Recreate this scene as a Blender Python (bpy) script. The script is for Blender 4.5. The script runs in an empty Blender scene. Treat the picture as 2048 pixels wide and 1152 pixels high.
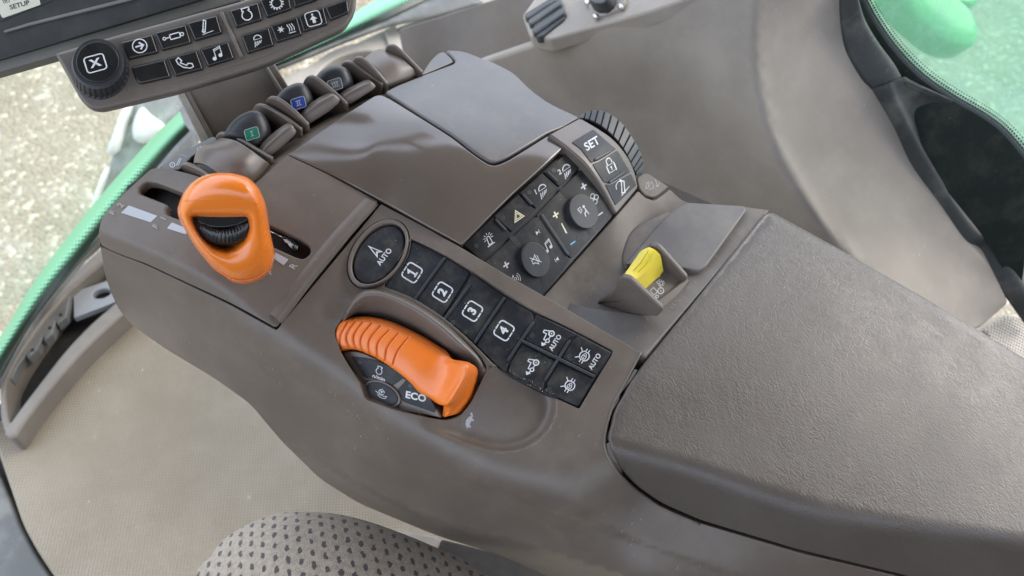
import bpy, bmesh, math, random
import numpy as np
from mathutils import Vector, Matrix
from mathutils.geometry import delaunay_2d_cdt

random.seed(7)
rng = np.random.RandomState(7)
SC = bpy.context.scene
COL = SC.collection

# ------------------------------------------------------------------ camera
# world: X = right of the console, Y = forward, Z = up; metres (authoring in millimetres)
FPX = 1479.0                      # focal length in pixels of the 2048 px wide photograph
_r = np.array([1376., -1776., FPX]); _r /= np.linalg.norm(_r)
_f = np.array([-6730., -3980., FPX]); _f -= _r * _f.dot(_r); _f /= np.linalg.norm(_f)
_u = np.cross(_r, _f)
MW = np.stack([_r, _f, _u], 1)    # world -> camera (right, down, forward)
CAM = -480.0 * MW[2]              # camera position, mm
cam = bpy.data.cameras.new('camera')
cam.sensor_width = 36.0
cam.lens = 36.0 * FPX / 2048.0
cam.clip_start = 0.01
cam.clip_end = 200.0
cam.dof.use_dof = True
cam.dof.focus_distance = 0.47
cam.dof.aperture_fstop = 9.0
cob = bpy.data.objects.new('camera', cam)
COL.objects.link(cob)
cm = Matrix.Identity(4)
for i in range(3):
    cm[i][0] = MW[0][i]; cm[i][1] = -MW[1][i]; cm[i][2] = -MW[2][i]; cm[i][3] = CAM[i] / 1000
cob.matrix_world = cm
SC.camera = cob

# ------------------------------------------------------------------ light
SUN_EL, SUN_AZ = 42.0, 125.0
world = bpy.data.worlds.new('World')
SC.world = world
world.use_nodes = True
wn = world.node_tree
for n in list(wn.nodes): wn.nodes.remove(n)
wo = wn.nodes.new('ShaderNodeOutputWorld')
wb = wn.nodes.new('ShaderNodeBackground')
sky = wn.nodes.new('ShaderNodeTexSky')
sky.sky_type = 'NISHITA'
sky.sun_disc = False
sky.sun_elevation = math.radians(SUN_EL)
sky.sun_rotation = math.radians(SUN_AZ)
sky.air_density = 1.0
sky.dust_density = 4.0
sky.ozone_density = 1.0
# thin broken overcast: whitens the sky evenly in soft patches
tc = wn.nodes.new('ShaderNodeTexCoord')
cn = wn.nodes.new('ShaderNodeTexNoise'); cn.inputs['Scale'].default_value = 3.0
cn.inputs['Detail'].default_value = 6.0
cr = wn.nodes.new('ShaderNodeMapRange')
cr.inputs['From Min'].default_value = 0.35; cr.inputs['From Max'].default_value = 0.65
cr.inputs['To Min'].default_value = 0.45; cr.inputs['To Max'].default_value = 0.95
mx = wn.nodes.new('ShaderNodeMix'); mx.data_type = 'RGBA'
mx.inputs[7].default_value = (11.6, 12.9, 15.4, 1)
wn.links.new(tc.outputs['Generated'], cn.inputs['Vector'])
wn.links.new(cn.outputs['Fac'], cr.inputs['Value'])
wn.links.new(cr.outputs['Result'], mx.inputs[0])
wn.links.new(sky.outputs['Color'], mx.inputs[6])
wn.links.new(mx.outputs[2], wb.inputs['Color'])
wb.inputs['Strength'].default_value = 0.15
wn.links.new(wb.outputs['Background'], wo.inputs['Surface'])

sun = bpy.data.lights.new('sun', 'SUN')
sun.energy = 1.6
sun.angle = math.radians(36)
sun.color = (1.0, 0.93, 0.82)
sob = bpy.data.objects.new('sun', sun)
COL.objects.link(sob)
_az, _el = math.radians(SUN_AZ), math.radians(SUN_EL)
sdir = Vector((math.sin(_az) * math.cos(_el), math.cos(_az) * math.cos(_el), math.sin(_el)))
sob.rotation_euler = sdir.to_track_quat('Z', 'Y').to_euler()
sob.location = (0, 0, 3)

SC.view_settings.view_transform = 'Standard'
SC.view_settings.look = 'None'
SC.view_settings.exposure = 0.7
SC.view_settings.gamma = 1.0
SC.view_settings.use_curve_mapping = False
SC.render.engine = 'CYCLES'
SC.cycles.use_denoising = True
SC.cycles.max_bounces = 10
SC.cycles.transparent_max_bounces = 12
SC.cycles.caustics_reflective = False
SC.cycles.caustics_refractive = False

# ------------------------------------------------------------------ geometry kit
def rays(x, y):
    v = np.stack([(np.asarray(x, float) - 1024) / FPX, (np.asarray(y, float) - 576) / FPX, np.ones_like(np.asarray(x, float))], -1)
    return v @ MW

def dep_z(x, y, z):
    d = rays(x, y); return (z - CAM[2]) / d[..., 2]

def dep_x(x, y, X):
    d = rays(x, y); return (X - CAM[0]) / d[..., 0]

def P(x, y, z):
    return CAM + rays(x, y) * np.asarray(dep_z(x, y, z))[..., None]

def CX(x, y, X):
    """control point (px, py, z) of the point that lies on the upright plane at X"""
    d = rays(x, y); return (x, y, (CAM + d * dep_x(x, y, X))[2])

class Surf:
    """smooth surface: thin-plate interpolation of inverse depth, exact for planes"""
    def __init__(s, pts, lam=0.0):
        A = np.array(pts, float)
        s.c = A[:, :2] / 1000.0
        w = 1000.0 / dep_z(A[:, 0], A[:, 1], A[:, 2])
        n = len(A)
        K = s.k(s.c) + lam * np.eye(n)
        Q = np.concatenate([np.ones((n, 1)), s.c], 1)
        L = np.zeros((n + 3, n + 3)); L[:n, :n] = K; L[:n, n:] = Q; L[n:, :n] = Q.T
        b = np.zeros(n + 3); b[:n] = w
        s.s = np.linalg.lstsq(L, b, rcond=None)[0]
        s.n = n
    def k(s, q):
        d2 = ((q[:, None, :] - s.c[None]) ** 2).sum(-1)
        return np.where(d2 > 1e-12, 0.5 * d2 * np.log(np.maximum(d2, 1e-12)), 0)
    def inv(s, x, y):
        q = np.stack([x, y], -1) / 1000.0
        return s.k(q) @ s.s[:s.n] + s.s[s.n] + q @ s.s[s.n + 1:]
    def at(s, x, y):
        x = np.atleast_1d(np.asarray(x, float)); y = np.atleast_1d(np.asarray(y, float))
        return CAM + rays(x, y) * (1000.0 / s.inv(x, y))[:, None]
    def nrm(s, x, y):
        x = np.atleast_1d(np.asarray(x, float)); y = np.atleast_1d(np.asarray(y, float))
        a = s.at(x + 1.5, y) - s.at(x - 1.5, y); b = s.at(x, y + 1.5) - s.at(x, y - 1.5)
        n = np.cross(a, b); n /= np.linalg.norm(n, axis=1)[:, None]
        fl = ((CAM - s.at(x, y)) * n).sum(1) < 0
        n[fl] *= -1
        return n
    def up(s, x, y, off):
        return s.at(x, y) + s.nrm(x, y) * np.asarray(off)[..., None]

class SoftMin(Surf):
    """rounded convex edge where two surfaces meet (k: softness)"""
    def __init__(s, a, b, k): s.a, s.b, s.kk = a, b, k
    def inv(s, x, y):
        u, v = s.a.inv(x, y), s.b.inv(x, y); h = np.clip(.5 + .5 * (v - u) / s.kk, 0, 1)
        return v * (1 - h) + u * h - s.kk * h * (1 - h)

class Crease(Surf):
    """surface a outside the outline, b inside, rolled over within the given width"""
    def __init__(s, a, b, poly, wd): s.a, s.b, s.poly, s.wd = a, b, np.array(poly, float), wd
    def inv(s, x, y):
        d = segdist(x, y, s.poly) * np.where(inside(x, y, s.poly), 1, -1)
        h = np.clip(d / s.wd * .5 + .5, 0, 1); h = h * h * (3 - 2 * h)
        return s.a.inv(x, y) * (1 - h) + s.b.inv(x, y) * h

class RaySurf(Surf):
    """surface whose offsets run straight along the line of construction"""
    def nrm(s, x, y):
        d = -rays(np.atleast_1d(np.asarray(x, float)), np.atleast_1d(np.asarray(y, float))); return d / np.linalg.norm(d, axis=1)[:, None]

def plane(p0, n):
    p0 = np.array(p0, float); n = np.array(n, float); n /= np.linalg.norm(n)
    pts = []
    for (x, y) in ((200, 200), (1800, 250), (900, 1000)):
        d = rays(x, y); t = ((p0 - CAM) @ n) / (d @ n); pts.append((x, y, (CAM + d * t)[2]))
    return Surf(pts)

def flat(z): return Surf([(200, 200, z), (1800, 200, z), (900, 1000, z)])

def wall(X): return Surf([CX(200, 200, X), CX(1800, 200, X), CX(900, 1000, X)])

def rp(pts, r=4, n=5):
    """polygon with rounded corners; a point may carry its own radius"""
    out = []
    m = len(pts)
    for i in range(m):
        p = np.array(pts[i][:2], float); a = np.array(pts[i - 1][:2], float); b = np.array(pts[(i + 1) % m][:2], float)
        rr = pts[i][2] if len(pts[i]) > 2 else r
        la, lb = np.linalg.norm(a - p), np.linalg.norm(b - p)
        rr = min(rr, la * .48, lb * .48)
        if rr < .3: out.append(tuple(p)); continue
        q0 = p + (a - p) / la * rr; q1 = p + (b - p) / lb * rr
        for k in range(n + 1):
            t = k / n; out.append(tuple((1 - t) ** 2 * q0 + 2 * t * (1 - t) * p + t * t * q1))
    return out

def cr1(P_, n, closed=False):
    """Catmull-Rom through rows of an array, n samples in all"""
    P_ = np.array(P_, float); m = len(P_)
    if m == 2 and not closed:
        t = np.linspace(0, 1, n)[:, None]; return P_[0] * (1 - t) + P_[1] * t
    d = np.linalg.norm(np.diff(P_[:, :2], axis=0), axis=1)
    seg = m if closed else m - 1
    ts = np.linspace(0, seg, n, endpoint=not closed)
    out = []
    for t in ts:
        i = min(int(t), seg - 1); u = t - i
        if closed:
            p0, p1, p2, p3 = P_[(i - 1) % m], P_[i % m], P_[(i + 1) % m], P_[(i + 2) % m]
        else:
            p1, p2 = P_[i], P_[i + 1]
            p0 = P_[i - 1] if i > 0 else 2 * p1 - p2
            p3 = P_[i + 2] if i + 2 < m else 2 * p2 - p1
        out.append(.5 * (2 * p1 + (p2 - p0) * u + (2 * p0 - 5 * p1 + 4 * p2 - p3) * u * u + (3 * p1 - p0 - 3 * p2 + p3) * u ** 3))
    return np.array(out)

def sp(pts, n=None):
    return [tuple(v) for v in cr1(pts, n or len(pts) * 6, True)]

def ell(cx, cy, a, b, ang=0, n=40):
    """a along the direction ang (degrees, y down), b across"""
    c, s = math.cos(math.radians(ang)), math.sin(math.radians(ang))
    return [(cx + a * math.cos(t) * c - b * math.sin(t) * s, cy + a * math.cos(t) * s + b * math.sin(t) * c)
            for t in np.linspace(0, 2 * math.pi, n, endpoint=False)]

def stad(p, q, w, n=6):
    p = np.array(p, float); q = np.array(q, float); d = q - p; a = math.atan2(d[1], d[0])
    o = []
    for k in range(n + 1):
        t = a - math.pi / 2 + math.pi * k / n; o.append((q[0] + w / 2 * math.cos(t), q[1] + w / 2 * math.sin(t)))
    for k in range(n + 1):
        t = a + math.pi / 2 + math.pi * k / n; o.append((p[0] + w / 2 * math.cos(t), p[1] + w / 2 * math.sin(t)))
    return o

def dens(pts, res):
    out = []
    m = len(pts)
    for i in range(m):
        a = np.array(pts[i]); b = np.array(pts[(i + 1) % m]); L = np.linalg.norm(b - a)
        if L < .05: continue
        k = max(1, int(math.ceil(L / res)))
        for j in range(k): out.append(a + (b - a) * j / k)
    return np.array(out)

def inside(x, y, poly):
    px, py = poly[:, 0], poly[:, 1]
    qx, qy = np.roll(px, -1), np.roll(py, -1)
    x = np.asarray(x)[:, None]; y = np.asarray(y)[:, None]
    c = ((py > y) != (qy > y)) & (x < (qx - px) * (y - py) / np.where(qy - py == 0, 1e-9, qy - py) + px)
    return c.sum(1) % 2 == 1

def segdist(x, y, poly, closed=True):
    a = poly; b = np.roll(poly, -1, 0)
    if not closed: a, b = poly[:-1], poly[1:]
    p = np.stack([x, y], -1)[:, None, :]
    ab = b - a; t = ((p - a) * ab).sum(-1) / np.maximum((ab ** 2).sum(-1), 1e-9); t = np.clip(t, 0, 1)
    return np.sqrt(((p - a - ab * t[..., None]) ** 2).sum(-1)).min(1)

# ------------------------------------------------------------------ objects
def attach(o, parent):
    if parent is not None:
        o.parent = parent
        o.matrix_parent_inverse = Matrix.Translation(-parent.location) if parent.type == 'EMPTY' else Matrix.Identity(4)

def mkobj(name, V, faces, mat, parent=None, nv=None, uv=None, smooth=True):
    me = bpy.data.meshes.new(name)
    me.from_pydata([tuple(v) for v in np.asarray(V) / 1000.0], [], [tuple(int(i) for i in f) for f in faces])
    me.materials.append(M[mat])
    if smooth: me.shade_smooth()
    if uv is not None:
        l = me.uv_layers.new(name='UVMap')
        idx = np.zeros(len(me.loops), int); me.loops.foreach_get('vertex_index', idx)
        l.data.foreach_set('uv', np.asarray(uv)[idx].ravel())
    me.update()
    if nv is not None:
        me.normals_split_custom_set_from_vertices([tuple(v) for v in nv])
    o = bpy.data.objects.new(name, me)
    COL.objects.link(o)
    attach(o, parent)
    return o

def thing(name, label, cat, loc_mm, group=None):
    o = bpy.data.objects.new(name, None)
    o.location = Vector(loc_mm) / 1000.0
    o.empty_display_size = .02
    COL.objects.link(o)
    return tag(o, label, cat, group)

def tag(o, label, cat, group=None):
    o['label'] = label; o['category'] = cat
    if group: o['group'] = group
    return o

def struct(o):
    o['kind'] = 'structure'; return o

def orient(V, faces, nv):
    """wind faces to agree with the vertex normals"""
    V = np.asarray(V); out = []
    for f in faces:
        a, b, c = V[f[0]], V[f[1]], V[f[2]]
        n = np.cross(b - a, c - a)
        m = nv[f[0]] + nv[f[1]] + nv[f[2]]
        out.append(f if n @ m >= 0 else f[::-1])
    return out

def shell(name, outline, S, mat, parent=None, holes=(), off=0.0, thick=4.0, rad=.7, gap=0.0, grid=14, seg=3, disp=None, res=5, holerad=None, holethick=None, extra=None):
    """a moulded plate over surface S: top sheet, rounded rim, skirt"""
    loops = [dens(outline, res)] + [dens(h, res) for h in holes]
    pts = []; edges = []; spans = []
    for L in loops:
        b = len(pts); pts += [tuple(p) for p in L]; n = len(L)
        edges += [(b + i, b + (i + 1) % n) for i in range(n)]; spans.append((b, n))
    nb = len(pts)
    O = loops[0]
    gx, gy = [], []
    y = O[:, 1].min(); k = 0
    while y < O[:, 1].max():
        x = O[:, 0].min() + (grid / 2 if k % 2 else 0)
        while x < O[:, 0].max():
            gx.append(x); gy.append(y); x += grid
        y += grid * .866; k += 1
    if extra:
        x0, y0, x1, y1, st = extra
        keep = [(a, b) for a, b in zip(gx, gy) if not (x0 < a < x1 and y0 < b < y1)]
        gx = [k_[0] for k_ in keep]; gy = [k_[1] for k_ in keep]
        for a in np.arange(x0, x1, st):
            for b in np.arange(y0, y1, st): gx.append(a); gy.append(b)
    if gx:
        gx = np.array(gx) + rng.uniform(-.3, .3, len(gx)); gy = np.array(gy) + rng.uniform(-.3, .3, len(gy))
        ok = inside(gx, gy, O)
        for h in loops[1:]: ok &= ~inside(gx, gy, h)
        gx, gy = gx[ok], gy[ok]
        if len(gx):
            d = np.min([segdist(gx, gy, L) for L in loops], axis=0)
            ok = d > max((rad + gap) * 3.4 + 1, min(grid * .5, 8) if not extra else 4)
            pts += list(zip(gx[ok], gy[ok]))
    cv, ce, cf, ov, oe, of = delaunay_2d_cdt([Vector(p) for p in pts], edges, [], 0, 1e-5)
    X = np.array([v[:] for v in cv]); mp = {}
    for i, o in enumerate(ov):
        for j in o: mp[j] = i
    T = np.array(cf)
    cen = X[T].mean(1)
    ok = inside(cen[:, 0], cen[:, 1], O)
    for h in loops[1:]: ok &= ~inside(cen[:, 0], cen[:, 1], h)
    T = T[ok]
    dz = disp(X[:, 0], X[:, 1]) if disp else np.zeros(len(X))
    N = S.nrm(X[:, 0], X[:, 1]); B = S.at(X[:, 0], X[:, 1]) + N * dz[:, None]
    if disp:
        e = 1.5
        def full(x, y): return S.at(x, y) + S.nrm(x, y) * disp(x, y)[:, None]
        a = full(X[:, 0] + e, X[:, 1]) - full(X[:, 0] - e, X[:, 1]); b = full(X[:, 0], X[:, 1] + e) - full(X[:, 0], X[:, 1] - e)
        N2 = np.cross(a, b); N2 /= np.linalg.norm(N2, axis=1)[:, None]
        N2[(N2 * N).sum(1) < 0] *= -1; N = N2
    V = list(B + N * off); NV = list(N); F = [tuple(t) for t in T]
    for li, (b, n) in enumerate(spans):
        L = loops[li]
        tg = np.roll(L, -1, 0) - np.roll(L, 1, 0)
        no = np.stack([tg[:, 1], -tg[:, 0]], -1); no /= np.maximum(np.linalg.norm(no, axis=1)[:, None], 1e-9)
        ar = .5 * np.sum(L[:, 0] * np.roll(L[:, 1], -1) - np.roll(L[:, 0], -1) * L[:, 1])
        if ar < 0: no = -no
        if li > 0: no = -no
        ids = [mp[b + i] for i in range(n)]
        p0 = B[ids]; nn = N[ids]
        t3 = np.roll(p0, -1, 0) - np.roll(p0, 1, 0)
        o3 = S.at(L[:, 0] + no[:, 0], L[:, 1] + no[:, 1]) - S.at(L[:, 0], L[:, 1])
        t3 /= np.maximum(np.linalg.norm(t3, axis=1)[:, None], 1e-9)
        o3 -= t3 * (o3 * t3).sum(1)[:, None]; o3 -= nn * (o3 * nn).sum(1)[:, None]
        o3 /= np.maximum(np.linalg.norm(o3, axis=1)[:, None], 1e-9)
        rd = rad if li == 0 or holerad is None else holerad
        th = thick if li == 0 or holethick is None else holethick
        e = p0 - o3 * gap
        for i, v in zip(ids, e - o3 * rd + nn * off): V[i] = v
        prev = ids
        for k in range(1, seg + 1):
            a = math.pi / 2 * k / seg
            q = e - o3 * rd * (1 - math.sin(a)) + nn * (off - rd * (1 - math.cos(a)))
            cur = list(range(len(V), len(V) + n)); V += list(q); NV += list(nn * math.cos(a) + o3 * math.sin(a))
            F += [(prev[i], prev[(i + 1) % n], cur[(i + 1) % n], cur[i]) for i in range(n)]; prev = cur
        q = e + nn * (off - th)
        cur = list(range(len(V), len(V) + n)); V += list(q); NV += list(o3)
        F += [(prev[i], prev[(i + 1) % n], cur[(i + 1) % n], cur[i]) for i in range(n)]
    NV = np.array(NV)
    return mkobj(name, V, orient(V, F, NV), mat, parent, NV)

def gridpatch(name, rows, mat, parent=None, nu=40, nv=16, S=None, disp=None, thick=0):
    """rows of (px, py, z) - or (px, py, offset) above S - lofted into one smooth sheet"""
    R = np.array([cr1(r, nu) for r in rows])
    G = np.array([cr1(R[:, j], nv) for j in range(nu)])        # nu x nv x 3
    g = G.reshape(-1, 3)
    if S is None: V = P(g[:, 0], g[:, 1], g[:, 2])
    else:
        o = g[:, 2].copy()
        if disp is not None: o = o + disp(g[:, 0], g[:, 1])
        V = S.up(g[:, 0], g[:, 1], o)
    if S is None and disp is not None:
        V = V + disp(g[:, 0], g[:, 1])[:, None] * np.array([0, 0, 1.])
    F = []
    for i in range(nu - 1):
        for j in range(nv - 1):
            F.append((i * nv + j, (i + 1) * nv + j, (i + 1) * nv + j + 1, i * nv + j + 1))
    V = np.asarray(V)
    a = V[F[len(F) // 2][0]]; b = V[F[len(F) // 2][1]]; c = V[F[len(F) // 2][2]]
    n = np.cross(b - a, c - a)
    if n @ (CAM - a) < 0: F = [f[::-1] for f in F]
    uv = [(i / (nu - 1), j / (nv - 1)) for i in range(nu) for j in range(nv)]
    o = mkobj(name, V, F, mat, parent, uv=uv)
    if thick:
        m = o.modifiers.new('thickness', 'SOLIDIFY'); m.thickness = thick / 1000; m.offset = -1
    return o

def pebble(name, outline, S, mat, parent=None, h=6.0, e=.7, thick=6.0, K=8, c=None, off=0.0, res=5):
    """rounded pad: outline at the foot, domed top"""
    L = dens(outline, res); n = len(L)
    c = np.array(c if c is not None else L.mean(0))
    V = []; F = []
    N0 = S.nrm(L[:, 0], L[:, 1])
    V += list(S.at(L[:, 0], L[:, 1]) + N0 * (off - thick))
    for k in range(K):
        a = math.pi / 2 * k / K
        q = c + (L - c) * (math.cos(a) ** e)
        V += list(S.up(q[:, 0], q[:, 1], np.full(n, off + h * math.sin(a) ** e)))
    V += list(S.up([c[0]], [c[1]], np.array([off + h])))
    for k in range(K):
        b = k * n
        F += [(b + i, b + (i + 1) % n, b + n + (i + 1) % n, b + n + i) for i in range(n)]
    b = K * n
    F += [(b + i, b + (i + 1) % n, b + n) for i in range(n)]
    V = np.array(V)
    cn = S.nrm([c[0]], [c[1]])[0]
    f = F[-1]
    if np.cross(V[f[1]] - V[f[0]], V[f[2]] - V[f[0]]) @ cn < 0: F = [g[::-1] for g in F]
    return mkobj(name, V, F, mat, parent)

def tube(name, pts, r, mat, parent=None, n=8):
    pts = np.array(pts, float); m = len(pts)
    V = []; F = []
    for i in range(m):
        t = pts[min(i + 1, m - 1)] - pts[max(i - 1, 0)]; t /= np.linalg.norm(t)
        a = np.cross(t, [.3, .2, .9]); a /= np.linalg.norm(a); b = np.cross(t, a)
        for k in range(n):
            w = 2 * math.pi * k / n; V.append(pts[i] + r * (a * math.cos(w) + b * math.sin(w)))
    for i in range(m - 1):
        for k in range(n):
            F.append((i * n + k, i * n + (k + 1) % n, (i + 1) * n + (k + 1) % n, (i + 1) * n + k))
    F.append(tuple(range(n))[::-1]); F.append(tuple((m - 1) * n + k for k in range(n)))
    return mkobj(name, V, F, mat, parent)

def plate(name, outline, X, t, mat, parent=None, bev=1.2):
    """upright plate: outline (pixels) on the plane at X, thickness t to the right, rounded edges"""
    L = dens(outline, 5); d = rays(L[:, 0], L[:, 1])
    A = CAM + d * dep_x(L[:, 0], L[:, 1], X)[:, None]
    c = A.mean(0); n = len(A)
    tg = np.roll(A, -1, 0) - np.roll(A, 1, 0); no = np.cross(tg, [1., 0, 0]); no /= np.linalg.norm(no, axis=1)[:, None]
    if ((A - c) * no).sum() < 0: no = -no
    V = []; NV = []; F = []
    xs = np.array([1., 0, 0])
    V.append(c); NV.append(-xs)
    prof = [(bev, 0, 0)] + [(bev * (1 - math.sin(a)), bev * (1 - math.cos(a)), a) for a in (math.pi / 6, math.pi / 3, math.pi / 2)]
    prof += [(p, t - q, math.pi - a) for p, q, a in prof[::-1]]
    for p, q, a in prof:
        V += list(A - no * p + xs * q); NV += list(no * math.sin(a) - xs * math.cos(a))
    V.append(c + xs * t); NV.append(xs)
    m = len(prof)
    F += [(0, 1 + i, 1 + (i + 1) % n) for i in range(n)]
    for k in range(m - 1):
        b = 1 + k * n
        F += [(b + i, b + (i + 1) % n, b + n + (i + 1) % n, b + n + i) for i in range(n)]
    b = 1 + (m - 1) * n
    F += [(b + i, b + (i + 1) % n, len(V) - 1) for i in range(n)]
    NV = np.array(NV)
    return mkobj(name, V, orient(V, F, NV), mat, parent, NV)

# ------------------------------------------------------------------ printed symbols
_glyph = {}
def glyphs(txt, bold=.02):
    k = (txt, bold)
    if k not in _glyph:
        cu = bpy.data.curves.new('lettering', 'FONT'); cu.body = txt; cu.align_x = 'CENTER'; cu.align_y = 'CENTER'; cu.size = 1.4
        cu.offset = bold; cu.resolution_u = 3
        ob = bpy.data.objects.new('lettering', cu); COL.objects.link(ob)
        dg = bpy.context.evaluated_depsgraph_get()
        me = bpy.data.meshes.new_from_object(ob.evaluated_get(dg))
        _glyph[k] = (np.array([v.co[:2] for v in me.vertices]), [tuple(p.vertices) for p in me.polygons])
        bpy.data.objects.remove(ob); bpy.data.curves.remove(cu); bpy.data.meshes.remove(me)
    return _glyph[k]

def stroke(pts, w, closed=False):
    p = np.array(pts, float)
    n = len(p); A = []; B = []
    for i in range(n):
        if closed: a, b = p[i] - p[i - 1], p[(i + 1) % n] - p[i]
        else:
            a = p[i] - p[i - 1] if i else p[1] - p[0]
            b = p[i + 1] - p[i] if i < n - 1 else a
        a = a / max(np.linalg.norm(a), 1e-9); b = b / max(np.linalg.norm(b), 1e-9)
        t = a + b
        t = a if np.linalg.norm(t) < 1e-6 else t / np.linalg.norm(t)
        m = np.array([-t[1], t[0]]); k = 1 / max(.45, abs(m @ np.array([-a[1], a[0]])))
        A.append(p[i] + m * w / 2 * k); B.append(p[i] - m * w / 2 * k)
    V = A + B
    F = [(i, i + 1, n + i + 1, n + i) for i in range(n - 1)]
    if closed: F.append((n - 1, 0, n, 2 * n - 1))
    return np.array(V), F

def circ(x, y, r, n=22, a0=0, a1=360):
    full_ = abs(a1 - a0) >= 360
    return [(x + r * math.cos(math.radians(a)), y + r * math.sin(math.radians(a))) for a in np.linspace(a0, a1, n, endpoint=not full_)]

def rbox(x0, y0, x1, y1, r):
    o = []
    for cx, cy, a in ((x1 - r, y1 - r, 0), (x0 + r, y1 - r, 90), (x0 + r, y0 + r, 180), (x1 - r, y0 + r, 270)):
        o += [(cx + r * math.cos(math.radians(a + t)), cy + r * math.sin(math.radians(a + t))) for t in (0, 30, 60, 90)]
    return o

def symbol(items, c, ax, ay, S, mat, parent, off=.12, name='symbol', disp=None):
    """items in a unit frame (x right, y up): ('l',pts,w) ('c',pts,w) closed, ('f',pts) filled, ('t',text,x,y,size,bold)"""
    V = []; F = []; O = []
    for k, it in enumerate(items):
        if it[0] == 'l': v, f = stroke(it[1], it[2])
        elif it[0] == 'c': v, f = stroke(it[1], it[2], True)
        elif it[0] == 'f': v = np.array(it[1], float); f = [tuple(range(len(v)))]
        else:
            v, f = glyphs(it[1], it[5] if len(it) > 5 else .02); v = v * it[4] + np.array([it[2], it[3]])
        b = len(V)
        V += list(v); O += [off + .015 * k] * len(v); F += [tuple(b + i for i in q) for q in f]
    V = np.array(V); px = c[0] + V[:, 0] * ax[0] + V[:, 1] * ay[0]; py = c[1] + V[:, 0] * ax[1] + V[:, 1] * ay[1]
    O = np.array(O)
    if disp is not None: O = O + disp(px, py)
    W = S.up(px, py, O); N = S.nrm(px, py)
    return mkobj(name, W, orient(W, F, N), mat, parent)

def box_sym(ch):
    g = rbox(-1, -1, 1, 1, .38)
    n = len(g)
    # frame of the numbered keys: four pieces with small breaks
    it = []
    pts = g + [g[0]]
    dense = []
    for i in range(n):
        a, b = np.array(pts[i]), np.array(pts[i + 1]); L = np.linalg.norm(b - a); k = max(1, int(L / .06))
        dense += [tuple(a + (b - a) * j / k) for j in range(k)]
    run = []
    for p in dense + [dense[0]]:
        gapp = (abs(p[1]) > .9 and (abs(abs(p[0]) - .35) < .03))
        if gapp:
            if len(run) > 1: it.append(('l', run, .17))
            run = []
        else: run.append(p)
    if len(run) > 1: it.append(('l', run, .17))
    if ch == '1': return it + [('l', [(-.32, .3), (.02, .56), (.02, -.5)], .24), ('l', [(-.32, -.56), (.36, -.56)], .2)]
    return it + [('t', ch, 0, 0, 1.05, .065)]

def arrow(x0, y0, x1, y1, w, h):
    d = np.array([x1 - x0, y1 - y0], float); L = np.linalg.norm(d); d /= L; n = np.array([-d[1], d[0]]); p0 = np.array([x0, y0]); p1 = np.array([x1, y1])
    q = p1 - d * h
    return [('l', [tuple(p0), tuple(q)], w), ('f', [tuple(p1), tuple(q + n * h * .75), tuple(q - n * h * .75)])]

ENGINE = [('c', [(-.45, .8), (.45, .8), (.45, .45), (.3, .45), (.3, .35)] + circ(0, -.2, .62, 16, 55, -235) + [(-.3, .35), (-.3, .45), (-.45, .45)], .14)]
def gear_sym(r=.6, n=14, w=.14, x=0, y=0):
    return [('c', circ(x, y, r, 28), w)] + [('l', [(x + (r + .02) * math.cos(a), y + (r + .02) * math.sin(a)), (x + (r + .27) * math.cos(a), y + (r + .27) * math.sin(a))], w * 1.2) for a in np.linspace(0, 2 * math.pi, n, endpoint=False)]
LAMP = [('c', [(-.5, 0), (.5, 0)] + circ(0, .05, .5, 12, 0, 180), .13)] + [('l', [(-.42 + .28 * i, -.22), (-.62 + .25 * i, -.95 + .12 * i)], .11) for i in range(4)]
def lamp_n(ch): return [('t', ch, -.92, .2, .62, .03)] + LAMP
PHONE = [('c', [(-.95, .55), (-.6, .75), (-.35, .3), (-.55, .1), (.05, -.4), (.25, -.2), (.7, -.35), (.75, -.75), (.35, -.85), (-.4, -.5), (-.85, .05)], .13)]
NOTE = [('l', [(-.35, -.6), (-.35, .55), (.5, .8), (.5, -.35)], .12), ('l', [(-.35, .35), (.5, .6)], .1), ('f', circ(-.55, -.65, .26)), ('f', circ(.3, -.4, .26))]
CYL = [('c', rbox(-.35, -.28, .75, .28, .05), .12), ('l', [(-.35, 0), (-.85, 0)], .12), ('c', circ(-.98, 0, .16, 12), .1), ('c', circ(.98, 0, .18, 12), .1)]
LEVER = [('c', [(-.45, -.55), (-.15, -.6), (.3, .75), (.05, .9)], .13), ('c', circ(-.3, -.5, .2, 12), .1), ('l', [(-.6, -.9), (.85, -.75)], .08)]
ARROWC = [('c', circ(0, 0, .95, 30), .15), ('l', [(-.6, 0), (.4, 0)], .22), ('l', [(.0, .5), (.5, 0), (0, -.5)], .22)]
SNOW = [('l', [(-.7 + .42 * math.cos(a), .1 + .42 * math.sin(a)), (-.7 - .42 * math.cos(a), .1 - .42 * math.sin(a))], .09) for a in (0, 1.047, 2.094)] + [('c', circ(-.7, .1, .2, 12), .08)] + \
    [('l', [(.25 + .3 * i + .08 * math.sin(t * 5), -.45 + t) for t in np.linspace(0, .95, 8)], .1) for i in range(3)] + [('l', [(.1, -.65), (1.0, -.65)], .1)]
SEATUP = [('c', rbox(-.95, -.95, .95, .95, .4), .12), ('f', circ(0, .55, .15, 12)), ('f', [(0, .4), (.5, -.1), (-.5, -.1)]), ('f', [(-.2, -.1), (.2, -.1), (.2, -.62), (-.2, -.62)])]
LOCK = [('c', rbox(-.55, -.9, .55, .1, .06), .16), ('l', [(-.35, .15), (-.35, .45)] + circ(0, .5, .35, 10, 175, 5) + [(.35, .45), (.35, .15)], .14), ('f', circ(0, -.3, .13, 10)), ('l', [(0, -.35), (0, -.65)], .12)]
HAZ = [('c', [(0, .85), (.9, -.7), (-.9, -.7)], .16), ('c', [(0, .4), (.5, -.45), (-.5, -.45)], .12)]
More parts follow.
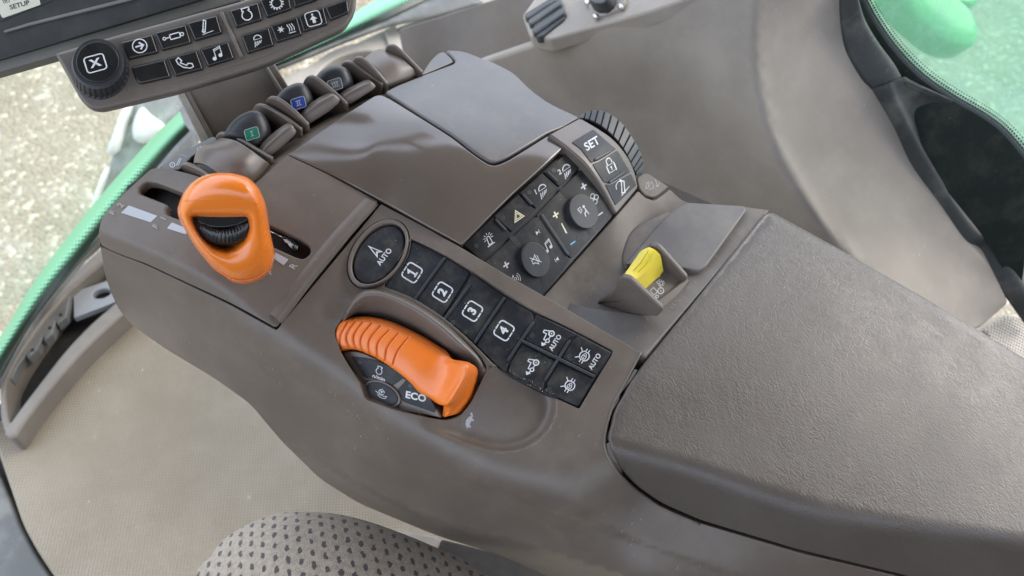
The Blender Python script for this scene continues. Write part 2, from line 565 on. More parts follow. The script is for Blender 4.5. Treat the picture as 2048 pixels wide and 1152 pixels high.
BEACON = [('l', [(-.65, -.8), (.65, -.8)], .14), ('c', [(-.32, -.65), (-.25, .3)] + circ(0, .3, .25, 8, 170, 10) + [(.25, .3), (.32, -.65)], .12)] + \
    [('l', [(.45 * math.cos(a), .35 + .45 * math.sin(a)), (.85 * math.cos(a), .35 + .75 * math.sin(a))], .09) for a in (-.3, .3, .9, 1.57, 2.24, 2.84, 3.44)]
FAN = [('c', [(.5 * math.cos(a) + .38 * math.cos(t), .5 * math.sin(a) + .38 * math.sin(t)) for t in np.linspace(0, 2 * math.pi, 12, endpoint=False)], .13) for a in (0, 1.57, 3.14, 4.71)]
PLUS = [('f', [(-.75, -.18), (-.18, -.18), (-.18, -.75), (.18, -.75), (.18, -.18), (.75, -.18), (.75, .18), (.18, .18), (.18, .75), (-.18, .75), (-.18, .18), (-.75, .18)])]
MINUS = [('f', [(-.75, -.16), (.75, -.16), (.75, .16), (-.75, .16)])]
SKIP = [('f', [(-.6, .6), (-.6, -.6), (.4, 0)]), ('l', [(.55, .6), (.55, -.6)], .16)]
SKIPB = [('f', [(.6, .6), (.6, -.6), (-.4, 0)]), ('l', [(-.55, .6), (-.55, -.6)], .16)]
VOL = [('c', [(-.9, -.3), (-.55, -.3), (-.15, -.7), (-.15, .7), (-.55, .3), (-.9, .3)], .13)] + [('l', circ(-.2, 0, r, 10, -42, 42), .12) for r in (.35, .65, .95)]
MUTE = [('c', [(-.7, -.3), (-.3, -.3), (.15, -.75), (.15, .75), (-.3, .3), (-.7, .3)], .12), ('l', [(-.8, .75), (.7, -.75)], .11), ('l', [(.45, .5), (.45, -.5)], .1)]
PERSON = [('f', circ(.25, .62, .22, 12)), ('l', [(.3, .35), (.35, -.15), (-.05, -.3), (-.15, -.8)], .2), ('l', [(.35, -.15), (.55, -.75)], .14), ('c', [(-.9, .75), (-.35, .85), (-.25, .3), (-.65, .05)], .1), ('l', [(-.8, .45), (-.35, .5)], .08)]
TRACTOR = [('c', [(-.25, .85), (.45, .85), (.45, .1), (-.7, .1), (-.7, -.15), (-.3, -.15), (-.25, .3)], .13), ('c', circ(.4, -.3, .42, 16), .16), ('c', circ(.4, -.3, .12, 8), .1), ('c', circ(-.5, -.4, .25, 12), .13)]
# rear-wheel tractor with arrow, as printed on the drive keys
TRAC = [('l', [(.78, .22), (.53, .82), (.28, .80), (.29, .38), (-.44, .30), (-.44, .05)], .12), ('c', circ(.63, -.11, .31, 16), .16), ('f', circ(.63, -.11, .1, 8)),
        ('l', [(.32, -.16), (-.12, -.16)], .11), ('c', circ(-.34, -.16, .21, 14), .12), ('l', [(-.5, -.14), (-.85, 0)], .13), ('f', [(-1.25, .08), (-.85, .38), (-.78, -.28)])]
DIFF = [('l', circ(0, 0, .62, 20, -60, 60), .15), ('l', circ(0, 0, .62, 20, 120, 240), .15), ('l', [(-.95, .75), (-.55, .4)], .13), ('l', [(-.95, -.75), (-.55, -.4)], .13),
        ('l', [(-.18, .55), (-.18, 1.0)], .12), ('l', [(.18, .55), (.18, 1.0)], .12), ('l', [(-.18, -.55), (-.18, -1.0)], .12), ('l', [(.18, -.55), (.18, -1.0)], .12),
        ('l', [(-.38, .55), (.38, .55)], .13), ('l', [(-.38, -.55), (.38, -.55)], .13), ('c', rbox(-.26, -.36, .26, .05, .04), .1), ('l', [(-.17, .08)] + circ(0, .16, .17, 8, 175, 5) + [(.17, .08)], .09), ('l', [(0, -.05), (0, -.25)], .1)]
DIFF = [(q[0], [(b_, -a_) for a_, b_ in q[1]], q[2]) for q in DIFF]
STEER = [('c', [(-.45, -.65), (0, .95), (.45, -.65), (0, -.25)], .2)]
TURTLE = [('f', [(-.95, -.15), (-.6, .25), (-.1, .42), (.4, .28), (.62, .05), (.85, .3), (1.05, .2), (.9, -.02), (.6, -.15), (.35, -.2), (.4, -.45), (.2, -.45), (.1, -.2), (-.4, -.2), (-.5, -.45), (-.7, -.42), (-.65, -.18)])]
ROTOR = [('l', circ(0, .35, .42, 14, 0, 360), .1), ('f', circ(0, .35, .16, 10)), ('l', [(-.9, .2), (-.2, -.2), (.5, -.25), (.95, -.05)], .1), ('l', [(-.5, -.3), (.0, -.65), (.6, -.6), (.9, -.25)], .1), ('l', [(-.42, .5), (.42, .5)], .1)]
SWING = [('c', [(-.35, -.6), (.05, -.75), (.5, .55), (.2, .75)], .14), ('l', [(-.55, -.9), (.9, -.35)], .11), ('l', [(-.85, .1), (-.75, .55), (-.35, .85), (.1, .85)], .1), ('f', [(.3, .85), (0, 1.08), (0, .62)])]
# ------------------------------------------------------------------ materials
M = {}
def newmat(name):
    m = bpy.data.materials.new(name); m.use_nodes = True
    nt = m.node_tree
    b = nt.nodes['Principled BSDF']
    M[name] = m
    return m, nt, b

def mixrgb(nt, a, b, fac):
    n = nt.nodes.new('ShaderNodeMix'); n.data_type = 'RGBA'
    for s, v in ((6, a), (7, b)):
        if isinstance(v, tuple): n.inputs[s].default_value = v if len(v) == 4 else (*v, 1)
        else: nt.links.new(v, n.inputs[s])
    if isinstance(fac, (int, float)): n.inputs[0].default_value = fac
    else: nt.links.new(fac, n.inputs[0])
    return n.outputs[2]

def math_(nt, op, a, b=0.0, c=None):
    n = nt.nodes.new('ShaderNodeMath'); n.operation = op
    for i, v in enumerate((a, b) if c is None else (a, b, c)):
        if isinstance(v, (int, float)): n.inputs[i].default_value = v
        else: nt.links.new(v, n.inputs[i])
    return n.outputs[0]

def rng_(nt, v, a, b, c=0.0, d=1.0, smooth=True):
    n = nt.nodes.new('ShaderNodeMapRange')
    n.interpolation_type = 'SMOOTHSTEP' if smooth else 'LINEAR'
    nt.links.new(v, n.inputs['Value'])
    n.inputs['From Min'].default_value = a; n.inputs['From Max'].default_value = b
    n.inputs['To Min'].default_value = c; n.inputs['To Max'].default_value = d
    return n.outputs['Result']

def coords(nt, kind='Object', scale=(1, 1, 1), rot=(0, 0, 0)):
    t = nt.nodes.new('ShaderNodeTexCoord'); mp = nt.nodes.new('ShaderNodeMapping')
    mp.inputs['Scale'].default_value = scale; mp.inputs['Rotation'].default_value = rot
    nt.links.new(t.outputs[kind], mp.inputs['Vector'])
    return mp.outputs['Vector']

def noise(nt, v, scale, detail=3.0, rough=.55, dist=0.0):
    n = nt.nodes.new('ShaderNodeTexNoise')
    n.inputs['Scale'].default_value = scale; n.inputs['Detail'].default_value = detail
    n.inputs['Roughness'].default_value = rough; n.inputs['Distortion'].default_value = dist
    if v is not None: nt.links.new(v, n.inputs['Vector'])
    return n.outputs['Fac']

def bump(nt, b, h, strength, dist):
    n = nt.nodes.new('ShaderNodeBump'); n.inputs['Strength'].default_value = strength; n.inputs['Distance'].default_value = dist
    nt.links.new(h, n.inputs['Height']); nt.links.new(n.outputs['Normal'], b.inputs['Normal'])
    return n

def plastic(name, col, rough=.45, grain=.25, gscale=1800, dust=.12, dustcol=(.42, .37, .29), speck=.35, spec=.62, scratch=0.0, dscale=38, var=.08):
    m, nt, b = newmat(name)
    v = coords(nt)
    big = noise(nt, v, 14, 4)
    col2 = tuple(c * (1 - var * 2) for c in col)
    base = mixrgb(nt, col2, col, rng_(nt, big, .3, .7))
    film = math_(nt, 'MULTIPLY', rng_(nt, noise(nt, v, dscale, 6, .7), .42, .72), dust)
    base = mixrgb(nt, base, dustcol, film)
    sp1 = rng_(nt, noise(nt, v, 620, 2, .5), .735, .775)
    clus = rng_(nt, noise(nt, v, 45, 3, .6), .45, .65)
    sp1 = math_(nt, 'MULTIPLY', math_(nt, 'MULTIPLY', sp1, clus), speck)
    base = mixrgb(nt, base, tuple(min(1, c * 1.4) for c in dustcol), sp1)
    if scratch:
        vs = coords(nt, 'Object', (60, 900, 300), (.4, .3, .9))
        sc = rng_(nt, noise(nt, vs, 1.0, 2, .5), .69, .73)
        sc = math_(nt, 'MULTIPLY', math_(nt, 'MULTIPLY', sc, rng_(nt, noise(nt, v, 22, 3), .52, .62)), scratch)
        base = mixrgb(nt, base, dustcol, sc)
    nt.links.new(base, b.inputs['Base Color'])
    rr = math_(nt, 'ADD', math_(nt, 'MULTIPLY', film, .5), rough)
    rr = math_(nt, 'ADD', rr, math_(nt, 'MULTIPLY', math_(nt, 'SUBTRACT', noise(nt, v, 30, 5, .65), .5), .12))
    nt.links.new(rr, b.inputs['Roughness'])
    b.inputs['Specular IOR Level'].default_value = spec
    if grain:
        h = math_(nt, 'ADD', noise(nt, v, gscale, 2, .5), math_(nt, 'MULTIPLY', sp1, 1.5))
        bump(nt, b, h, grain, .0002)
    return m

BROWN = (.135, .110, .089)
plastic('brown_plastic', BROWN, .48, .32, 1500, dust=.07, scratch=.3)
plastic('brown_side', (.124, .099, .078), .44, .14, dust=.08, scratch=.55)
plastic('brown_satin', (.132, .107, .087), .36, .12, dust=.05, speck=.2)
plastic('brown_gloss', (.108, .088, .072), .14, .0, dust=.03, speck=.25, var=.03, spec=1.0)
plastic('lid_plastic', (.118, .110, .104), .30, .22, dust=.10, scratch=.5, speck=.3)
plastic('tray_plastic', (.135, .115, .097), .52, .3, dust=.22, speck=.8)
plastic('grey_pad', (.132, .119, .108), .48, .3, dust=.14, speck=.5)
plastic('keypad_plastic', (.125, .108, .09), .5, .25, dust=.08)
plastic('black_key', (.012, .014, .018), .46, .2, 1500, spec=.4, dust=.13, dustcol=(.30, .26, .19), speck=.85, dscale=70)
plastic('black_shiny', (.010, .011, .012), .28, .06, dust=.03, speck=.3)
plastic('black_rubber', (.016, .019, .023), .45, .15, dust=.08, dustcol=(.3, .28, .25), speck=.35)
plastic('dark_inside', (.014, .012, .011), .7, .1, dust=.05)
plastic('bezel_black', (.030, .032, .032), .42, .15, dust=.06, dustcol=(.3, .3, .27), speck=.5)
plastic('bezel_edge', (.16, .16, .145), .5, .1, dust=.05)
plastic('trim_grey', (.335, .30, .26), .72, .3, 1400, spec=.3, dust=.30, dustcol=(.46, .43, .38), speck=.8, scratch=.9, dscale=16)
plastic('trim_light', (.34, .315, .27), .6, .25, 900, dust=.3, dustcol=(.55, .51, .43), speck=.5)
plastic('seal_rubber', (.042, .047, .045), .62, .2, 900, dust=.30, dustcol=(.30, .29, .25), speck=.6, scratch=.5, dscale=20)
plastic('well_trim', (.215, .19, .16), .6, .2, 700, dust=.2, dustcol=(.36, .33, .28))
plastic('seal_grey', (.115, .12, .113), .5, .15, 700, dust=.3, dustcol=(.42, .41, .37), dscale=14)
plastic('pedal_rubber', (.16, .165, .16), .6, .3, 700, dust=.35, dustcol=(.33, .31, .28), dscale=40)
plastic('blue_metal', (.34, .36, .38), .45, .1, 600, dust=.2, dustcol=(.45, .43, .38))
plastic('orange', (.86, .215, .018), .27, .04, 900, dust=.03, dustcol=(.7, .4, .2), speck=.1, var=.03)
plastic('orange_dial', (.84, .195, .02), .33, .06, 900, dust=.05, dustcol=(.55, .38, .25), speck=.2, var=.03)
plastic('yellow', (.90, .72, .06), .36, .04, 900, dust=.06, dustcol=(.5, .42, .15), speck=.2, var=.04)
plastic('white_print', (.68, .69, .69), .55, 0, dust=.35, dustcol=(.16, .15, .14), speck=.3, dscale=260)
plastic('cream_print', (.80, .74, .50), .55, 0, dust=.05)
plastic('blue_print', (.18, .50, .78), .55, 0, dust=.05)
plastic('silver_print', (.44, .46, .48), .5, .1, 1500, dust=.15, dustcol=(.35, .33, .3), speck=.6)
plastic('grey_print', (.42, .42, .42), .55, 0, dust=.2, dustcol=(.3, .27, .24))
plastic('green_tile', (.015, .20, .12), .35, 0, dust=.04)
plastic('blue_tile', (.02, .06, .34), .35, 0, dust=.04)
plastic('grey_tile', (.10, .115, .12), .35, 0, dust=.04)
plastic('decal_green', (.012, .020, .014), .3, 0, dust=.08, speck=.4)
plastic('border_print', (.014, .022, .018), .75, 0, dust=.05, spec=.2)
plastic('sticker', (.62, .62, .50), .5, 0, dust=.12)
plastic('slate_rubber', (.055, .063, .068), .6, .2, 900, dust=.15, dustcol=(.3, .29, .27))
plastic('emboss', (.36, .33, .29), .4, .1, dust=.03)
plastic('ink', (.02, .02, .02), .6, 0, dust=.02)
plastic('screw_metal', (.55, .55, .52), .3, 0, dust=.1)
plastic('crumb', (.62, .54, .40), .8, 0, dust=.1)
plastic('tyre_rubber', (.16, .165, .17), .8, .3, 300, dust=.5, dustcol=(.40, .40, .39), dscale=9)
plastic('tyre_mud', (.78, .78, .77), .9, .4, 120, dust=.4, dustcol=(.5, .49, .47), dscale=12)
plastic('fender_green', (.08, .36, .08), .25, 0, dust=.05)
for n_ in ('screw_metal',):
    M[n_].node_tree.nodes['Principled BSDF'].inputs['Metallic'].default_value = .9
for n_, c_ in (('orange', .35), ('orange_dial', .15), ('yellow', .1)):
    M[n_].node_tree.nodes['Principled BSDF'].inputs['Coat Weight'].default_value = c_
    M[n_].node_tree.nodes['Principled BSDF'].inputs['Coat Roughness'].default_value = .12

# wire spring
m, nt, b = newmat('spring_steel'); b.inputs['Base Color'].default_value = (.5, .5, .5, 1); b.inputs['Metallic'].default_value = 1; b.inputs['Roughness'].default_value = .25

# moulded leather grain of the arm rest
m, nt, b = newmat('leather')
v = coords(nt, 'Object', (1, 1, 1), (0, 0, math.radians(14)))
vs = nt.nodes.new('ShaderNodeVectorMath'); vs.operation = 'MULTIPLY'; vs.inputs[1].default_value = (1.45, .52, 1)
wv = nt.nodes.new('ShaderNodeTexNoise'); wv.inputs['Scale'].default_value = 160; wv.inputs['Detail'].default_value = 3
nt.links.new(v, wv.inputs['Vector'])
wa = nt.nodes.new('ShaderNodeVectorMath'); wa.operation = 'MULTIPLY_ADD'
wa.inputs[1].default_value = (.006, .006, .006)
nt.links.new(wv.outputs['Color'], wa.inputs[0]); nt.links.new(v, wa.inputs[2]); nt.links.new(wa.outputs[0], vs.inputs[0])
def vor(scale):
    n = nt.nodes.new('ShaderNodeTexVoronoi'); n.feature = 'DISTANCE_TO_EDGE'; n.inputs['Scale'].default_value = scale
    nt.links.new(vs.outputs[0], n.inputs['Vector']); return n.outputs['Distance']
e1 = rng_(nt, vor(340), 0.0, .15)
e2 = rng_(nt, vor(900), 0.0, .22)
lg = noise(nt, v, 90, 3, .6)
hh = math_(nt, 'ADD', math_(nt, 'MULTIPLY', e1, rng_(nt, lg, .3, .7, .35, 1.0)), math_(nt, 'MULTIPLY', e2, .18))
hh = math_(nt, 'ADD', hh, math_(nt, 'MULTIPLY', noise(nt, v, 1500, 2), .15))
bump(nt, b, hh, .32, .0003)
dirt = rng_(nt, noise(nt, v, 12, 5, .65), .35, .75)
base = mixrgb(nt, (.084, .070, .058), (.106, .090, .076), dirt)
wear = rng_(nt, noise(nt, coords(nt, 'Object', (40, 260, 100), (0, 0, .5)), 1.0, 4, .6), .72, .80)
base = mixrgb(nt, base, (.40, .38, .35), math_(nt, 'MULTIPLY', wear, .25))
nt.links.new(base, b.inputs['Base Color'])
nt.links.new(rng_(nt, noise(nt, v, 25, 4), .3, .7, .34, .44), b.inputs['Roughness'])
b.inputs['Specular IOR Level'].default_value = .55

# floor mat: beige vinyl with a fine woven relief
m, nt, b = newmat('mat_vinyl')
v = coords(nt, 'Object', (1, 1, 1), (0, 0, math.radians(8)))
sx = nt.nodes.new('ShaderNodeSeparateXYZ'); nt.links.new(v, sx.inputs[0])
k = 2 * math.pi / .0052
gx_ = math_(nt, 'SINE', math_(nt, 'MULTIPLY', sx.outputs[0], k)); gy_ = math_(nt, 'SINE', math_(nt, 'MULTIPLY', sx.outputs[1], k))
pit = math_(nt, 'MULTIPLY', gx_, gy_)
bump(nt, b, pit, .5, .0009)
st = rng_(nt, noise(nt, v, 5, 6, .7), .3, .72)
base = mixrgb(nt, (.240, .197, .136), (.318, .268, .195), st)
base = mixrgb(nt, base, (.30, .26, .20), math_(nt, 'MULTIPLY', rng_(nt, pit, -.1, -.9), .12))
base = mixrgb(nt, base, (.62, .58, .48), math_(nt, 'MULTIPLY', rng_(nt, noise(nt, v, 160, 2), .74, .80), .6))
nt.links.new(base, b.inputs['Base Color']); b.inputs['Roughness'].default_value = .5

# perforated cover behind the arm rest
m, nt, b = newmat('perforated_vinyl')
v = coords(nt, 'Object', (1, 1, 1), (0, 0, .6))
sx = nt.nodes.new('ShaderNodeSeparateXYZ'); nt.links.new(v, sx.inputs[0])
k = 2 * math.pi / .0042
pit = math_(nt, 'MULTIPLY', math_(nt, 'SINE', math_(nt, 'MULTIPLY', sx.outputs[0], k)), math_(nt, 'SINE', math_(nt, 'MULTIPLY', sx.outputs[1], k)))
nt.links.new(mixrgb(nt, (.62, .57, .49), (.25, .22, .18), rng_(nt, pit, .35, .8)), b.inputs['Base Color'])
bump(nt, b, pit, .5, -.001); b.inputs['Roughness'].default_value = .6

# seat velour with woven dark flecks
m, nt, b = newmat('seat_velour')
v = coords(nt, 'Object', (1, 1, 1), (0, 0, math.radians(-48)))
wob = nt.nodes.new('ShaderNodeTexNoise'); wob.inputs['Scale'].default_value = 330; wob.inputs['Detail'].default_value = 4
nt.links.new(v, wob.inputs['Vector'])
wa = nt.nodes.new('ShaderNodeVectorMath'); wa.operation = 'MULTIPLY_ADD'; wa.inputs[1].default_value = (.0045, .0038, 0)
nt.links.new(wob.outputs['Color'], wa.inputs[0]); nt.links.new(v, wa.inputs[2])
sx = nt.nodes.new('ShaderNodeSeparateXYZ'); nt.links.new(wa.outputs[0], sx.inputs[0])
PX_, PY_ = .0098, .0082
row = math_(nt, 'FLOOR', math_(nt, 'DIVIDE', sx.outputs[1], PY_))
shift = math_(nt, 'MULTIPLY', math_(nt, 'MODULO', row, 2.0), .5)
fx = math_(nt, 'SUBTRACT', math_(nt, 'FRACT', math_(nt, 'ADD', math_(nt, 'DIVIDE', sx.outputs[0], PX_), shift)), .5)
fy = math_(nt, 'SUBTRACT', math_(nt, 'FRACT', math_(nt, 'DIVIDE', sx.outputs[1], PY_)), .5)
r2 = math_(nt, 'ADD', math_(nt, 'POWER', math_(nt, 'ABSOLUTE', math_(nt, 'DIVIDE', fx, .27)), 2.0), math_(nt, 'POWER', math_(nt, 'ABSOLUTE', math_(nt, 'DIVIDE', fy, .19)), 2.0))
dot = rng_(nt, r2, 1.3, .7)
fz = noise(nt, v, 900, 4, .7)
base = mixrgb(nt, (.33, .27, .205), (.47, .40, .315), rng_(nt, noise(nt, v, 260, 4, .7), .3, .7))
base = mixrgb(nt, base, (.045, .042, .045), math_(nt, 'MULTIPLY', dot, .9))
nt.links.new(base, b.inputs['Base Color'])
bump(nt, b, math_(nt, 'SUBTRACT', fz, math_(nt, 'MULTIPLY', dot, .6)), .6, .0012)
b.inputs['Roughness'].default_value = .9; b.inputs['Sheen Weight'].default_value = .25; b.inputs['Sheen Roughness'].default_value = .5

# gravel yard
m, nt, b = newmat('gravel')
v = coords(nt)
vo = nt.nodes.new('ShaderNodeTexVoronoi'); vo.inputs['Scale'].default_value = 62; nt.links.new(v, vo.inputs['Vector'])
hsv = nt.nodes.new('ShaderNodeSeparateColor'); nt.links.new(vo.outputs['Color'], hsv.inputs[0])
base = mixrgb(nt, (.30, .25, .165), (.42, .355, .25), rng_(nt, noise(nt, v, 3, 6, .7), .3, .7))
base = mixrgb(nt, base, (.72, .64, .49), rng_(nt, hsv.outputs[0], .8, 1.0))
base = mixrgb(nt, base, (.20, .17, .12), math_(nt, 'MULTIPLY', rng_(nt, hsv.outputs[1], .80, .98), .3))
nt.links.new(base, b.inputs['Base Color']); b.inputs['Roughness'].default_value = .8
bump(nt, b, vo.outputs['Distance'], .8, -.03)

def glassmat(name, tint, dots=None, film=(.08, .35)):
    """thin tinted pane; dots = printed black border whose dots shrink across the band (v of the UV)"""
    m, nt, b = newmat(name)
    out = nt.nodes['Material Output']
    tr = nt.nodes.new('ShaderNodeBsdfTransparent'); tr.inputs['Color'].default_value = (*tint, 1)
    gl = nt.nodes.new('ShaderNodeBsdfGlossy'); gl.inputs['Roughness'].default_value = .03
    lw = nt.nodes.new('ShaderNodeFresnel'); lw.inputs['IOR'].default_value = 1.45
    ms = nt.nodes.new('ShaderNodeMixShader')
    nt.links.new(lw.outputs[0], ms.inputs[0]); nt.links.new(tr.outputs[0], ms.inputs[1]); nt.links.new(gl.outputs[0], ms.inputs[2])
    last = ms.outputs[0]
    # diffuse film: dust on the clear pane, painted sky haze on the tinted
    v = coords(nt)
    df = nt.nodes.new('ShaderNodeBsdfDiffuse'); df.inputs['Color'].default_value = (*[min(1, t * 1.04) for t in tint], 1)
    dm = nt.nodes.new('ShaderNodeMixShader')
    nt.links.new(rng_(nt, noise(nt, v, 22, 5, .7), .4, .8, *film), dm.inputs[0]); nt.links.new(last, dm.inputs[1]); nt.links.new(df.outputs[0], dm.inputs[2])
    last = dm.outputs[0]
    if dots:
        nu, nv, v0, v1 = dots
        uv = nt.nodes.new('ShaderNodeUVMap'); sx = nt.nodes.new('ShaderNodeSeparateXYZ'); nt.links.new(uv.outputs[0], sx.inputs[0])
        rowv = math_(nt, 'MULTIPLY', sx.outputs[1], nv)
        sh = math_(nt, 'MULTIPLY', math_(nt, 'MODULO', math_(nt, 'FLOOR', rowv), 2.0), .5)
        a = math_(nt, 'SUBTRACT', math_(nt, 'FRACT', math_(nt, 'ADD', math_(nt, 'MULTIPLY', sx.outputs[0], nu), sh)), .5)
        c = math_(nt, 'SUBTRACT', math_(nt, 'FRACT', rowv), .5)
        r = math_(nt, 'SQRT', math_(nt, 'ADD', math_(nt, 'MULTIPLY', a, a), math_(nt, 'MULTIPLY', c, c)))
        lim = rng_(nt, sx.outputs[1], v0, v1, .78, .0, False)
        fac = rng_(nt, math_(nt, 'SUBTRACT', lim, r), -.03, .03)
        bk = nt.nodes.new('ShaderNodeBsdfPrincipled'); bk.inputs['Base Color'].default_value = (.012, .02, .017, 1); bk.inputs['Roughness'].default_value = .3
        m2 = nt.nodes.new('ShaderNodeMixShader'); nt.links.new(fac, m2.inputs[0]); nt.links.new(last, m2.inputs[1]); nt.links.new(bk.outputs[0], m2.inputs[2])
        last = m2.outputs[0]
    nt.links.new(last, out.inputs['Surface'])
    return m
glassmat('clear_pane', (.88, .93, .88))
glassmat('tinted_pane', (.50, .90, .68), film=(.4, .68))  # heavy film stands in for sky reflected as haze
glassmat('tinted_border', (.50, .90, .68), dots=(92, 5, .0, 1.0), film=(.4, .68))
# green edge band of the front pane, printed with a black dot raster
m, nt, b = newmat('green_band')
uv = nt.nodes.new('ShaderNodeUVMap'); sx = nt.nodes.new('ShaderNodeSeparateXYZ'); nt.links.new(uv.outputs[0], sx.inputs[0])
rowv = math_(nt, 'MULTIPLY', sx.outputs[1], 11)
sh = math_(nt, 'MULTIPLY', math_(nt, 'MODULO', math_(nt, 'FLOOR', rowv), 2.0), .5)
a = math_(nt, 'SUBTRACT', math_(nt, 'FRACT', math_(nt, 'ADD', math_(nt, 'MULTIPLY', sx.outputs[0], 75), sh)), .5)
c = math_(nt, 'SUBTRACT', math_(nt, 'FRACT', rowv), .5)
r = math_(nt, 'SQRT', math_(nt, 'ADD', math_(nt, 'MULTIPLY', a, a), math_(nt, 'MULTIPLY', c, c)))
lim = rng_(nt, sx.outputs[1], .30, .85, .0, .78, False)
fac = rng_(nt, math_(nt, 'SUBTRACT', lim, r), -.05, .05)
nt.links.new(mixrgb(nt, (.19, .50, .28), (.010, .024, .016), fac), b.inputs['Base Color'])
b.inputs['Roughness'].default_value = .2
# ------------------------------------------------------------------ the setting
def quad(name, pts, mat, parent=None):
    return mkobj(name, pts, [tuple(range(len(pts)))], mat, parent, smooth=False)

g = quad('ground', [(-30000, -30000, -1750), (30000, -30000, -1750), (30000, 30000, -1750), (-30000, 30000, -1750)], 'gravel'); struct(g)

FLOOR_Z = -560
S_floor = flat(FLOOR_Z)
fl = shell('floor', rp([(-80, 1300), (-60, 930), (-8, 935), (18, 985), (45, 1050), (75, 1105), (112, 1160), (180, 1300), (1300, 1300), (1300, 1000), (1100, 800), (640, 420), (420, 400), (330, 470), (240, 590), (140, 690), (30, 830), (-60, 860)][4:] + [(-10, 880), (-6, 900)], 20), S_floor, 'mat_vinyl', None, thick=20, rad=4, grid=60)
struct(fl)
ub = shell('floor_edge', rp([(-200, 900), (-60, 900), (-9, 935), (16, 987), (43, 1052), (73, 1107), (110, 1162), (180, 1400), (-300, 1400)], 10), flat(FLOOR_Z - 6), 'seal_grey', None, thick=30, rad=6, grid=60); struct(ub)
eb = shell('floor_base', rp([(-60, 900), (10, 790), (90, 660), (230, 480), (340, 360), (420, 300), (700, 300), (1400, 700), (1400, 1400), (-60, 1400)], 3), flat(FLOOR_Z - 35), 'dark_inside', None, thick=60, rad=2, grid=90)
struct(eb)

# right-hand interior wall: dark foot-well side that rolls over onto the pale wheel-arch top
CRE = [(1520, -60, 365), (1514, 0, 360), (1508, 70, 352), (1510, 140, 345), (1527, 230, 336), (1560, 320, 325), (1620, 420, 310), (1700, 520, 295), (1800, 620, 280)]
cre = [CX(*c) for c in CRE]
S_ledge = Surf(cre + [CX(1678, -40, 430), CX(1680, 60, 427), CX(1741, 175, 425), CX(1822, 337, 420), CX(1925, 480, 410), CX(2019, 606, 400), CX(1969, 653, 370)], lam=1e-5)
S_dark = Surf(cre + [CX(1400, 200, 352), CX(1285, 30, 345), CX(1100, 80, 345), CX(970, 130, 345), CX(1150, 220, 350), CX(1300, 380, 345), CX(1450, 430, 333), CX(1420, 20, 354), CX(1000, 400, 350)], lam=1e-5)
S_wall = Crease(S_dark, S_ledge, [c[:2] for c in cre] + [(2300, 900), (2300, -100)], 26)
w = shell('side_wall', rp([(960, 124, 8), (1100, 77, 30), (1285, 26, 20), (1400, -14), (1560, -60), (1690, -60), (1690, 20), (1696, 82, 20), (1718, 137, 20), (1752, 178, 10), (1796, 246, 20), (1832, 304, 14), (1840, 334, 14), (1890, 404, 20), (1938, 472, 12), (1968, 490, 12), (2022, 606, 12), (1967, 655, 12), (1800, 720), (1200, 720), (900, 400), (900, 150)], 6), S_wall, 'trim_grey', None, thick=12, rad=5, grid=22)
struct(w)

# unseen cab roof, added and sized to shade the place from above
def beam(name, x0, y0, x1, y1, z0, z1, mat='brown_plastic'):
    o = mkobj(name, [(x0, y0, z0), (x1, y0, z0), (x1, y1, z0), (x0, y1, z0), (x0, y0, z1), (x1, y0, z1), (x1, y1, z1), (x0, y1, z1)],
              [(0, 3, 2, 1), (4, 5, 6, 7), (0, 1, 5, 4), (1, 2, 6, 5), (2, 3, 7, 6), (3, 0, 4, 7)], mat, None, smooth=False)
    return struct(o)
beam('unseen_cab_roof', -1100, -1000, 830, 440, 850, 910)
beam('unseen_header', -1100, 540, 860, 610, 830, 900)  # unseen bar, added for the dark band reflected in the hood
beam('unseen_strut', 420, 440.5, 470, 539.5, 835, 895)  # unseen crosspiece, added for the same reflection
beam('unseen_door_panel', -1140, -1000, -1101, 300, -1200, 120)  # unseen panel, added to cut light from the left
beam('unseen_rear_wall', -1100, -1000, 420, -960, -1200, 420)  # unseen wall, added to dim the light inside
# ------------------------------------------------------------------ left: front pane edge, seals, pedal well
t = thing('front_window', 'curved front window edge with green dotted border beside the floor mat', 'window', P(180, 440, -500))
gridpatch('border', [[(-60, 735, -520), (0, 672, -505), (60, 575, -490), (130, 480, -480), (200, 393, -470), (270, 313, -460), (318, 262, -450), (360, 222, -440)],
                     [(-45, 765, -500), (8, 690, -485), (72, 592, -470), (146, 497, -460), (216, 410, -450), (284, 333, -440), (332, 280, -430), (368, 244, -420)],
                     [(-30, 800, -510), (18, 710, -495), (84, 612, -480), (158, 520, -470), (228, 432, -460), (298, 354, -450), (345, 298, -440), (380, 262, -430)]], 'green_band', t, 80, 12)
gridpatch('pane', [[(-60, 735, -521), (60, 574, -491), (200, 392, -471), (318, 261, -451), (430, 150, -430), (560, 40, -420)],
                   [(-500, 600, -300), (-300, 350, -250), (-100, 120, -200), (100, -80, -150), (250, -250, -100), (400, -400, -50)]], 'clear_pane', t, 40, 4)
gridpatch('border', [[(500, 132, -400), (570, 100, -395), (640, 66, -390), (710, 24, -380), (760, -4, -375), (860, -56, -370)],
                     [(508, 143, -392), (582, 110, -387), (652, 78, -382), (724, 40, -372), (785, 10, -367), (890, -38, -362)],
                     [(512, 150, -398), (590, 117, -393), (664, 85, -388), (738, 52, -378), (800, 24, -373), (900, -24, -368)]], 'green_band', t, 80, 12)

